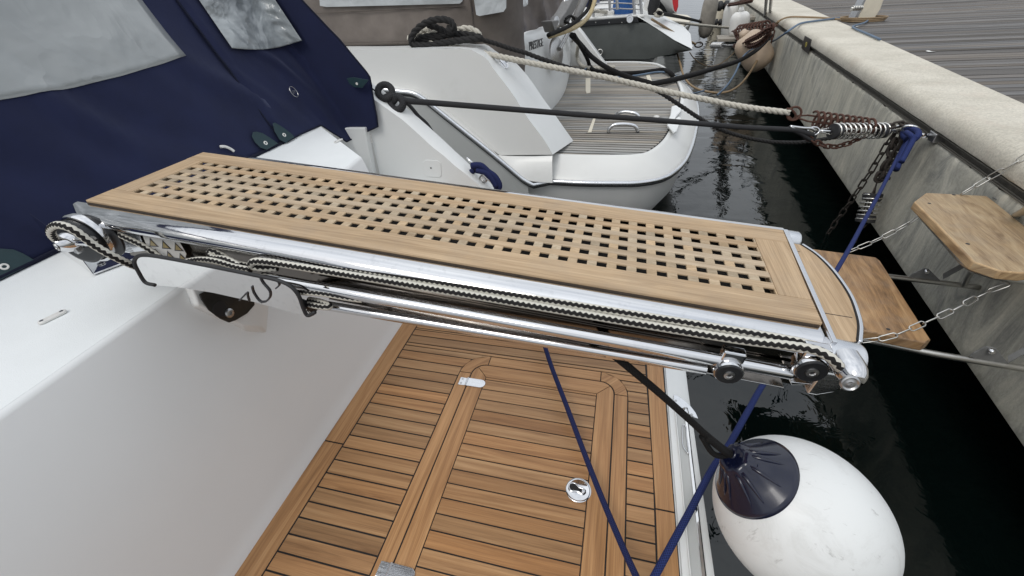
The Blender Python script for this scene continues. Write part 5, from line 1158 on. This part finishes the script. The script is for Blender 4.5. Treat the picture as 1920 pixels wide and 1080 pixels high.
q = MB(); q.lathe(AX(1037, 44, .10), (1, -.4, .1), [(0, .055), (.04, .055), (.05, .04), (.05, .02), (.04, .015), (.04, .001)], 18); q.build('pivot', M['dull'], am, smooth='auto')
q = MB(); q.prism([AX(*p, .05) for p in ((1014, 40), (1026, 38), (1032, 58), (1021, 61))], (.10, 0, 0)); q.build('mount', pm, am, bevel=.006)
def cable(label, pts3, r, mat, cat='cable', group=None): return rope('cable' if cat != 'rope' else 'mooring_rope', label, cat, pts3, r, mat, group=group)
cable('cream hydraulic hose curling below the boarding arm', [AX(*p, .12) for p in ((1030, 68), (1050, 62), (1070, 55), (1090, 44), (1105, 28), (1114, 5), (1118, -12))], .022, 'hose_cream')
cable('black hydraulic hose curling above the cream hose', [AX(*p, .16) for p in ((1028, 66), (1050, 57), (1070, 47), (1088, 33), (1103, 16), (1110, -10))], .018, 'rope_black')
cable('thin black hose looped beside the far wing of the neighbouring yacht', [AX(*p, .1) for p in ((1060, 36), (1070, 30), (1078, 38), (1074, 52), (1066, 44), (1058, 40))], .012, 'rope_black')
# ropes at the neighbour: coiled black and white lines
NA = Yp(800, 80, 3.45)
def NCp(pts, y=3.45): return [Yp(x, yy, y) for x, yy in pts]
bk = thing('mooring_rope', 'thick black laid rope coiled over the neighbouring yacht gunwale and led to the pier', 'rope', NA)
q = MB(); laid(q, smooth_path(NCp(((838, 52), (850, 58), (851, 50), (845, 40), (828, 36), (805, 40), (785, 52), (773, 66), (770, 78), (775, 84), (800, 85), (830, 80), (860, 76), (890, 73), (905, 72)), 3.40), 6), .024, .16); q.build('coil', M['laid_black'], bk, smooth=True)
q = MB(); laid(q, smooth_path(NCp(((800, 46), (820, 52), (834, 60), (836, 66), (812, 72), (790, 78), (780, 76), (790, 70), (830, 66), (870, 64), (900, 70)), 3.46), 6), .024, .16); q.build('coil', M['laid_black'], bk, smooth=True)
Q5 = Qp(1600, 262, -.20)
q = MB(); laid(q, smooth_path(span(NC, Q5, ((895, 72), (930, 82), (960, 92), (985, 99), (1020, 112), (1080, 131), (1140, 146), (1200, 158), (1235, 172), (1280, 201), (1320, 227), (1360, 246), (1395, 257), (1430, 264), (1460, 267), (1500, 267), (1550, 260), (1600, 252))), 6), .017, .10); q.build('standing_part', M['laid_black'], bk, smooth=True)
wh = thing('mooring_rope', 'thick off-white laid rope coiled under the black rope and led to the rusty spring', 'rope', NA + V((.1, .1, 0)))
q = MB(); laid(q, smooth_path(NCp(((855, 58), (870, 53), (885, 55), (898, 63), (901, 68), (880, 60), (860, 62)), 3.5), 6), .022, .15); q.build('coil', M['laid_white'], wh, smooth=True)
q = MB(); laid(q, smooth_path(NCp(((765, 72), (775, 70), (785, 62), (795, 55), (805, 58), (800, 66), (785, 72), (812, 62), (822, 70), (800, 78)), 3.5), 6), .022, .15); q.build('coil', M['laid_white'], wh, smooth=True)
q = MB(); laid(q, smooth_path(span(NC, Q2, ((805, 82), (830, 85), (860, 90), (900, 98), (960, 111), (1020, 123), (1080, 134), (1140, 146), (1200, 160), (1260, 174), (1320, 186), (1380, 198), (1420, 204), (1460, 209), (1480, 211))), 6), .0215, .125); q.build('standing_part', M['laid_white'], wh, smooth=True)
q = MB(); q.tube(ringp(LN(Q2, NC, 1489, 213), V((0, -1, .2)), .045), .008, 8, closed=True); q.tube(smooth_path([LN(Q2, NC, *p) for p in ((1475, 204), (1484, 206), (1492, 216), (1486, 224), (1478, 218))], 4), .008, 8); tag(q.build('shackle', M['rust'], smooth=True), 'rusty shackle between the off-white rope and the rusty spring', 'shackle')
# black rope from the far wing to the pier, and hoses lying on the platform
F1, F2 = Yp(1068, 55, 7.7), Qp(1448, 62, -.12)
rope('mooring_rope', 'black rope sagging from the neighbouring yacht far wing across its platform to the pier', 'rope', [Zp(*p, z) for p, z in (((1072, 66), .75), ((1090, 85), .55), ((1110, 107), .40), ((1140, 128), .30), ((1180, 145), .24), ((1215, 155), .22), ((1224, 157), .22), ((1260, 150), .2), ((1300, 140), .18), ((1340, 128), .15), ((1380, 116), .12), ((1410, 100), .15), ((1430, 84), .2), ((1446, 66), .3))], .034, 'rope_black')
rope('hose', 'thick black hose lying in a bow across the grey teak platform', 'hose', [Zp(*p, z) for p, z in (((1076, 66), .75), ((1092, 92), .5), ((1102, 112), .3), ((1106, 124), .2), ((1118, 133), .19), ((1150, 137), .19), ((1190, 137), .19), ((1225, 133), .19), ((1245, 131), .2), ((1258, 138), .2), ((1268, 152), .1))], .030, 'rope_black')
rope('cable', 'pale blue cable hanging off the far wing onto the grey teak platform', 'cable', [Zp(*p, z) for p, z in (((1080, 72), .7), ((1094, 95), .4), ((1104, 115), .22), ((1100, 128), .18), ((1085, 133), .18), ((1060, 132), .18))], .012, 'cable_blue')
rope('cable', 'blue cable along the black hose on the grey teak platform', 'cable', [Zp(*p, z) for p, z in (((1118, 141), .18), ((1150, 145), .18), ((1190, 142), .18), ((1235, 135), .18), ((1262, 140), .17), ((1280, 155), .05), ((1298, 174), -.1), ((1320, 170), -.2))], .013, 'cable_blue')
q = MB(); laid(q, smooth_path([Zp(*p, z) for p, z in (((1084, 84), .5), ((1082, 105), .3), ((1090, 122), .2), ((1110, 128), .19), ((1130, 127), .19), ((1153, 126), .19))], 6), .028, .16); tag(q.build('rope_end', M['laid_white'], smooth=True), 'worn off-white rope end lying at the far wing of the neighbouring yacht', 'rope')
rope('cable', 'tan cable hanging in a deep bow over the water to the pier coping', 'cable', [Zp(*p) for p in ((1222, 22, .6), (1232, 32, .45), (1252, 62, .2), (1266, 90, 0), (1275, 118, -.15), (1282, 142, -.3), (1296, 160, -.42), (1318, 170, -.5), (1352, 174, -.52), (1378, 166, -.45), (1400, 145, -.3), (1420, 112, -.1), (1436, 78, .15), (1450, 50, .4), (1460, 40, .52))], .019, 'cable_tan')
rope('cable', 'tan cable lying over the pier coping to the pedestal', 'cable', [Zp(*p, z) for p, z in (((1455, 48), .42), ((1463, 38), .52), ((1480, 32), .565), ((1510, 32), .565), ((1550, 34), .565), ((1590, 38), .55))], .015, 'cable_tan')
rope('cable', 'blue cable running from the water over the pier coping to the pedestal', 'cable', span(Zp(1345, 178, -.3), Qp(1440, 78, -.10), ((1345, 178), (1362, 162), (1378, 138), (1390, 112), (1402, 98), (1425, 85))) + [Qp(1448, 78, -.06), Zp(1470, 64, .46), Zp(1490, 50, .55), Zp(1505, 43, .565), Zp(1540, 38, .565), Zp(1590, 32, .56)], .016, 'cable_blue')
rope('cable', 'blue cable lying along the back edge of the pier coping', 'cable', [Zp(*p, .56) for p in ((1637, 30), (1622, 42), (1600, 49), (1604, 54), (1625, 63), (1650, 74))], .013, 'cable_blue')
rope('cable', 'thin tan line drooping from the grey stern towards the beige fender', 'cable', span(Zp(1288, 95, -.1), Qp(1380, 95, -.4), ((1293, 98), (1300, 108), (1312, 118), (1328, 124), (1345, 122), (1362, 112), (1378, 97))), .010, 'cable_tan')
# ================================================================ GREY SAILING YACHT
gy = thing('sailing_yacht', 'dark grey hulled sailing yacht with a black sheer stripe and white raked transom', 'sailboat', (0, 10.5, -.6))
hm_ = plain('grey_hull_paint', (.10, .108, .103), .42, .25, 3, dirt=(.14, .145, .14))
YG = 10.0
def GP(px, py, y=YG): return Yp(px, py, y)
sheer = [(1000, 51), (1060, 50), (1095, 48), (1140, 46), (1190, 42), (1212, 43), (1222, 48), (1240, 60), (1262, 75), (1280, 87), (1298, 93)]
keel = [(1000, 118), (1060, 118), (1095, 118), (1140, 119), (1190, 119), (1212, 119), (1224, 118), (1243, 112), (1262, 106), (1280, 100), (1298, 95)]
S_, K_ = [GP(*p) for p in sheer], [GP(*p) for p in keel]; rows = []
q = MB(); m_ = len(S_); W_ = 3.4
secf = [(0, 0.0), (.01, .5), (.05, .9), (.35, 1.0), (W_ - .35, 1.0), (W_ - .05, .9), (W_ - .01, .5), (W_, 0)]
for i in range(m_):
    for dy, f in secf: q.v.append(V((S_[i].x, YG + dy, S_[i].z + (K_[i].z - S_[i].z) * f)))
n_ = len(secf)
for i in range(m_ - 1):
    for j in range(n_ - 1): q.f.append([i * n_ + j, (i + 1) * n_ + j, (i + 1) * n_ + j + 1, i * n_ + j + 1]); q.uv.append(None)
q.build('hull', hm_.copy() if 0 else hm_, gy, smooth='auto')
q = MB(); q.prism([GP(*p, YG - .03) for p in ((1000, 44), (1095, 39), (1140, 35), (1194, 31), (1198, 42), (1140, 46), (1095, 50), (1000, 54))], (0, .06, 0)); q.build('sheer_stripe', M['blackplastic'], gy, bevel=.01)
q = MB(); q.prism([V((-1.9, YG + .05, .62)), V((.25, YG + .05, .66)), V((.25, YG + W_ - .05, .66)), V((-1.9, YG + W_ - .05, .62))], (0, 0, .04)); q.build('deck', M['gelcoat_far'], gy, bevel=.01)
tp_ = [GP(*p) for p in ((1198, 31), (1212, 43), (1222, 48), (1240, 60), (1262, 75), (1280, 87), (1298, 93), (1299, 88), (1290, 80), (1262, 58), (1235, 36), (1224, 30))]
q = MB(); L_ = [GP(1195, 32), GP(1213, 43), GP(1240, 60), GP(1264, 76), GP(1298, 93)]; rows = []
for p in L_: q.v += [p + V((0, -.01, .01)), V((p.x + .02, YG + .9, p.z + .18)), V((p.x + .02, YG + W_ - .9, p.z + .18)), V((p.x, YG + W_, p.z))]
for i in range(len(L_) - 1):
    for j in range(3): q.f.append([i * 4 + j, i * 4 + j + 1, (i + 1) * 4 + j + 1, (i + 1) * 4 + j]); q.uv.append(None)
q.build('raked_transom', M['gelcoat'], gy, smooth='auto')
q = MB(); q.prism([GP(*p, YG + .2) for p in ((1240, 74), (1272, 88), (1300, 90), (1300, 86), (1270, 80))], (0, 2.6, 0)); q.build('bathing_step', M['gelcoat'], gy, bevel=.02)
q = MB(); fc = GP(1181, 36, YG - .06); q.lathe(fc, (0, -1, .1), [(0, .065), (.03, .07), (.05, .06), (.05, .03), (.02, .025), (.02, .001)], 20); q.build('fairlead', M['chrome'], gy, smooth='auto')
q = MB(); q.tube(ringp(GP(1125, 98, YG - .04), (0, 1, 0), .05), .015, 8, closed=True); q.build('eye_bolt', M['zinc'], gy, smooth=True)
for x in (1117, 1142, 1166): q = MB(); q.lathe(GP(x, 42, YG - .04), (0, -1, 0), [(0, .012), (.008, .010), (.008, .001)], 8); q.build('stud', M['zinc'], gy)
# things on its deck
def post(name, label, px, y0, y1, Y, r, mat): 
    q = MB(); q.tube([Yp(px, y1, Y), Yp(px + (y0 - y1) * -.05, y0, Y)], r, 10); return tag(q.build(name, M[mat], smooth='auto'), label, 'post')
rail = thing('stern_rail', 'steel stern rail posts and wires on the dark grey sailing yacht', 'rail', GP(1190, 30))
for px, a, b in ((1144, -40, 20), (1158, -40, 18), (1190, -30, 28), (1203, -30, 30), (1113, -30, 38)):
    q = MB(); q.tube([GP(px, b, YG + .15), GP(px - 4, a, YG + .15)], .028, 10); q.build('stanchion', M['dull'], rail, smooth='auto')
for py in (16, 6):
    q = MB(); q.tube([GP(1110, py + 1, YG + .15), GP(1160, py, YG + .15), GP(1205, py + 2, YG + .15)], .012, 6); q.build('rail_wire', M['dull'], rail)
q = MB(); c = GP(1166, 30, YG + .6); q.lathe(c, (0, 0, 1), [(0, .20), (.02, .22), (.5, .17), (.5, .001)], 24); tag(q.build('bucket', M['bluebin'], smooth='auto'), 'blue plastic tub upturned on the deck of the grey sailing yacht', 'tub')
q = MB(); q.box(GP(1100, 34, YG + .4), (.55, 0, 0), (0, .5, 0), (0, 0, .12)); tag(q.build('deck_locker', M['whiteplastic'], bevel=.03, smooth='auto'), 'white cushion-topped locker beside the blue tub', 'locker')
q = MB(); q.box(GP(1205, 30, YG + .7), (.28, 0, 0), (0, .4, 0), (0, 0, .35)); tag(q.build('deck_box', M['whiteplastic'], bevel=.05, smooth='auto'), 'white deck box between the stern rail and the dark cover', 'box')
q = MB(); q.lathe(GP(1222, 28, YG + .3), (.1, 0, 1), [(0, .07), (.1, .11), (.3, .10), (.5, .13), (.6, .08), (.6, .001)], 14); tag(q.build('outboard_cover', M['blackrubber'], smooth=True), 'black covered outboard motor standing on the white transom', 'outboard')
q = MB(); q.tube(smooth_path([GP(*p, YG + .25) for p in ((1225, 26), (1232, 18), (1240, 24), (1236, 30), (1228, 28), (1244, 28))], 5), .03, 8); tag(q.build('rope_bundle', M['laid_white'], smooth=True), 'bundle of pale line hung beside the black outboard', 'rope')
q = MB(); fl = [(1261, -12), (1272, -12), (1272, 12), (1268, 24), (1264, 20), (1261, 5)]; q.prism([GP(*p, YG + 1.5) for p in fl], (0, .05, 0)); tag(q.build('flag', M['red'], bevel=.02, smooth='auto'), 'red flag hanging limp above the stern of the grey sailing yacht', 'flag')
S1, S2 = GP(1120, 20, YG + .1), Qp(1380, 55, -.12)
q = MB(); laid(q, smooth_path(span(S1, S2, ((1112, 20), (1140, 23), (1180, 29), (1220, 35), (1270, 42), (1320, 48), (1377, 53))), 6), .036, .22); tag(q.build('mooring_rope', M['laid_white'], smooth=True), 'off-white laid rope from the grey sailing yacht to the upper rusty springs', 'rope')
rope('mooring_rope', 'black rope from the grey sailing yacht transom to the far rubber snubber', 'rope', span(GP(1235, 24), Qp(1345, 48, -.4), ((1235, 24), (1260, 29), (1290, 35), (1320, 42), (1340, 46))), .035, 'rope_black')
rope('wire_stay', 'steel tackle leading from the white transom to a snap hook over the water', 'wire', span(GP(1222, 36), Zp(1315, 86, -.0), ((1222, 36), (1245, 50), (1270, 65), (1295, 78), (1304, 83))), .022, 'cable_tan')
q = MB(); hk = span(GP(1222, 36), Zp(1315, 86, -.0), [(1310, 84)])[0]; q.tube(ringp(hk, (0, 1, .3), .05, sq=1.6, ux=(1, 0, 0)), .015, 8, closed=True); tag(q.build('snap_hook', M['rustdark'], smooth=True), 'dark snap hook at the end of the steel tackle', 'hook')
# ================================================================ FAR SIDE: more yachts down the pier
def stern(label, x0, x1, y0, w_, zt, zb, rake, mats, cab=None, col='gelcoat_far'):
    t = thing('moored_yacht', label, 'yacht', (x0, y0 + w_ / 2, -.7), 'yachts moored farther down the pier'); q = MB()
    xs = [x0, x1 - rake * 1.0, x1 - rake * .4, x1]; zz = [zt, zt, zt - .45 * (zt - zb), zb + .25]
    sec_ = [(0, 1), (.05, .6), (.3, .25), (.9, 0), (w_ - .9, 0), (w_ - .3, .25), (w_ - .05, .6), (w_, 1)]
    for i in range(4):
        for dy, f in sec_: q.v.append(V((xs[i] - (.0 if i < 3 else 0), y0 + dy, zb + (zz[i] - zb) * f)))
    n = len(sec_)
    for i in range(3):
        for j in range(n - 1): q.f.append([i * n + j, i * n + j + 1, (i + 1) * n + j + 1, (i + 1) * n + j]); q.uv.append(None)
    q.f.append([3 * n + j for j in range(n)]); q.uv.append(None); q.f.append([0 * n + j for j in range(n)][::-1]); q.uv.append(None)
    q.build('hull', M[col], t, smooth='auto')
    q = MB(); q.prism([V((x0, y0 + .04, zt - .02)), V((x1 - rake, y0 + .04, zt - .02)), V((x1 - rake, y0 + w_ - .04, zt - .02)), V((x0, y0 + w_ - .04, zt - .02))], (0, 0, .05)); q.build('deck', M['whiteplastic'], t, bevel=.01)
    q = MB(); q.prism([V((x1 - rake, y0 + .3, zt)), V((x1 - .1, y0 + .3, zb + .3)), V((x1 - .1, y0 + w_ - .3, zb + .3)), V((x1 - rake, y0 + w_ - .3, zt))], (.02, 0, .05)); q.build('transom', M['gelcoat'], t, bevel=.01)
    q = MB(); q.tube([V((x0, y0 - .01, zt)), V((x1 - rake, y0 - .01, zt))], .03, 8); q.build('rub_rail', M['blackrubber'], t)
    if cab:
        q = MB(); q.prism([V((x0, y0 + .5, zt)), V((x1 - rake - .8, y0 + .5, zt)), V((x1 - rake - 1.1, y0 + .7, zt + .8)), V((x0, y0 + .7, zt + .8))], (0, w_ - 1.2, 0)); q.build('canopy', M[cab], t, bevel=.08, smooth='auto')
    q = MB(); q.tube([V((x1 - rake - .1, y0 + .2, zt)), V((x1 - rake - .1, y0 + .2, zt + .6)), V((x1 - rake - .1, y0 + w_ - .2, zt + .6)), V((x1 - rake - .1, y0 + w_ - .2, zt))], .02, 8); q.build('stern_rail', M['chrome'], t, smooth='auto')
    return t
# cream-decked dinghy just beyond the grey yacht
dg = thing('dinghy', 'small cream decked dinghy with grey sides floating beyond the white raked transom', 'dinghy', Zp(1275, 60, -.6))
q = MB(); D0 = [Zp(*p, -.05) for p in ((1232, 28), (1262, 28), (1290, 31), (1298, 36), (1296, 44), (1284, 52), (1262, 54), (1235, 40))]; D1 = [V((p.x - .15, p.y + .1, -.7)) for p in D0]; k_ = len(D0)
q.add(D0 + D1, [[i for i in range(k_)]] + [(i, (i + 1) % k_, k_ + (i + 1) % k_, k_ + i) for i in range(k_)]); q.build('hull', M['gelcoat_grey'], dg, bevel=.04, smooth='auto')
q = MB(); cD = sum(D0, V((0, 0, 0))) / k_; q.prism([cD + (p - cD) * .92 + V((0, 0, .01)) for p in D0], (0, 0, .05)); q.build('deck', M['cream'], dg, bevel=.02)
stern('white yacht with navy cover, next beyond the grey sailing yacht', -6, .9, 15.2, 3.6, .55, -.9, 1.2, None, 'navy')
stern('white yacht with taupe cover, third berth down the pier', -6, 1.5, 20.0, 3.8, .6, -.9, 1.0, None, 'taupe')
stern('dark hulled yacht, fourth berth down the pier', -6, 2.0, 25.5, 3.8, .7, -.9, 1.2, None, 'navy', 'blackplastic')
stern('white yacht, fifth berth down the pier', -6, 2.6, 31, 4, .7, -.9, 1.0, None, 'taupe')
stern('white yacht with navy cover, farthest down the pier', -6, 3.0, 38, 4, .8, -.9, 1.0, None, 'navy')
# far fenders on the pier wall
def hfender(label, c, ax_, R_, L, mat, cap=True, group='fenders hung on the pier wall'):
    t = thing('wall_fender', label, 'fender', c, group); q = MB(); ax_ = V(ax_).normalized()
    pr = [(-L / 2 + L * i / 24, max(.004, R_ * (1 - abs(2 * i / 24 - 1) ** 4.0) ** .5)) for i in range(25)]; q.lathe(c, ax_, pr, 28); q.build('body', M[mat], t, smooth=True)
    q = MB(); q.lathe(c + ax_ * (L / 2 - .02), ax_, [(0, R_ * .4), (.06, R_ * .25), (.1, R_ * .2), (.1, .002)], 14); q.build('eye', M[mat], t, smooth=True); return t
hfender('large beige cylindrical fender low on the pier wall under the rusty spring', Qp(1414, 96, -.38), (-.6, .15, .7), .28, .76, 'beige')
hfender('tall white ribbed fender hanging behind the beige one', Qp(1368, 42, -.34), (-.1, 0, 1), .24, 1.2, 'whiteplastic')
hfender('short round white fender in front of the tall white one', Qp(1386, 46, -.44), (-.1, 0, 1), .23, .6, 'whiteplastic')
hfender('far cream fender column near the black snubber', Qp(1347, 22, -.5), (-.1, 0, 1), .26, 1.4, 'cream')
hfender('far grey stained fender column left of the cream one', Qp(1328, 30, -1.1), (0, 0, 1), .24, 1.3, 'dirty')
# far spring, chains and snubbers
spring('mooring_spring', 'far rusty spring above the beige fender', Qp(1385, 57, -.55), Qp(1438, 50, -.25), .10, .018, 9, 'rust', 'rust', 'mooring springs down the pier')
spring('mooring_spring', 'far slim steel spring left of the beige fender', Qp(1336, 85, -1.0), Qp(1356, 85, -.8), .06, .014, 10, 'dull', 'dull', 'mooring springs down the pier')
def fchain(label, pts, d=-.2): q = MB(); chain(q, smooth_path([Qp(*p, d) for p in pts], 5), .12, .075, .015, 5, 10); tag(q.build('chain', M['rust'], smooth=True), label, 'chain', 'chains down the pier')
fchain('far rusty chain looping from the far spring down across the beige fender', ((1378, 58), (1384, 72), (1393, 82), (1403, 86), (1418, 84), (1432, 75), (1444, 62)), -.55)
fchain('far rusty chain running slanted over the beige fender', ((1376, 87), (1392, 82), (1408, 74), (1424, 66), (1440, 54), (1450, 50)), -.6)
fchain('far dark chain hanging right of the beige fender', ((1449, 58), (1444, 78), (1436, 95), (1428, 108), (1422, 120)), -.15)
fchain('farthest rusty chain along the top of the pier wall', ((1352, 16), (1365, 10), (1380, 7), (1398, 3), (1410, 0)), -.5)
fchain('farthest hanging rusty chain left of the white fenders', ((1352, 14), (1348, 26), (1342, 36), (1340, 42)), -.4)
q = MB(); c = Qp(1333, 12, -1.0)
for k in range(3): q.lathe(c + V((.22 * k, .05 * k, 0)), (1, .1, 0), [(0, .10), (.05, .16), (.14, .16), (.19, .10), (.19, .001)], 16)
tag(q.build('snubber', M['blackrubber'], smooth=True), 'far black rubber snubber at the top of the water', 'snubber')
q = MB(); c = Qp(1340, 42, -.7)
for k in range(4): q.lathe(c + V((.14 * k, .02 * k, -.01 * k)), (1, .1, 0), [(0, .05), (.03, .12), (.09, .12), (.12, .05), (.12, .001)], 16)
tag(q.build('snubber', M['blackrubber'], smooth=True), 'ribbed black rubber snubber in front of the white fenders', 'snubber')
def farladder(label, boards, legs):
    t = thing('pier_ladder', label, 'ladder', Qp(*boards[0][0], -.3), 'ladders down the pier')
    for b, d in boards:
        pass
    return t
fl_ = thing('pier_ladder', 'far folding pier ladder with two grey wooden treads behind the fenders', 'ladder', Zp(1400, 30, .1))
for pts, z in ((((1344, 66), (1379, 66), (1380, 72), (1346, 73)), -.1), (((1390, 27), (1418, 26), (1428, 31), (1395, 33)), .25)):
    P = [Zp(*p, z) for p in pts]; q = MB(); q.prism(P, (0, 0, -.07)); q.build('tread', M['grey_teak'], fl_, bevel=.01, uvdir=(PX, PY))
    q = MB(); q.tube([P[3] + V((-.05, -.05, -.14)), P[2] + V((.55, -.05, -.14))], .02, 8); q.build('tread_tube', M['dull'], fl_)
for px in (1433, 1442):
    q = MB(); q.tube([Zp(px, 42, .1), Zp(px + 5, -12, .95)], .03, 8); q.build('upright', M['dull'], fl_, smooth='auto')
rope('thin_line', 'thin pale line slanting from the far snubber to the water', 'rope', span(Qp(1340, 18, -.9), Zp(1311, 38, -.7), ((1336, 19), (1322, 29), (1311, 37))), .02, 'laid_white')
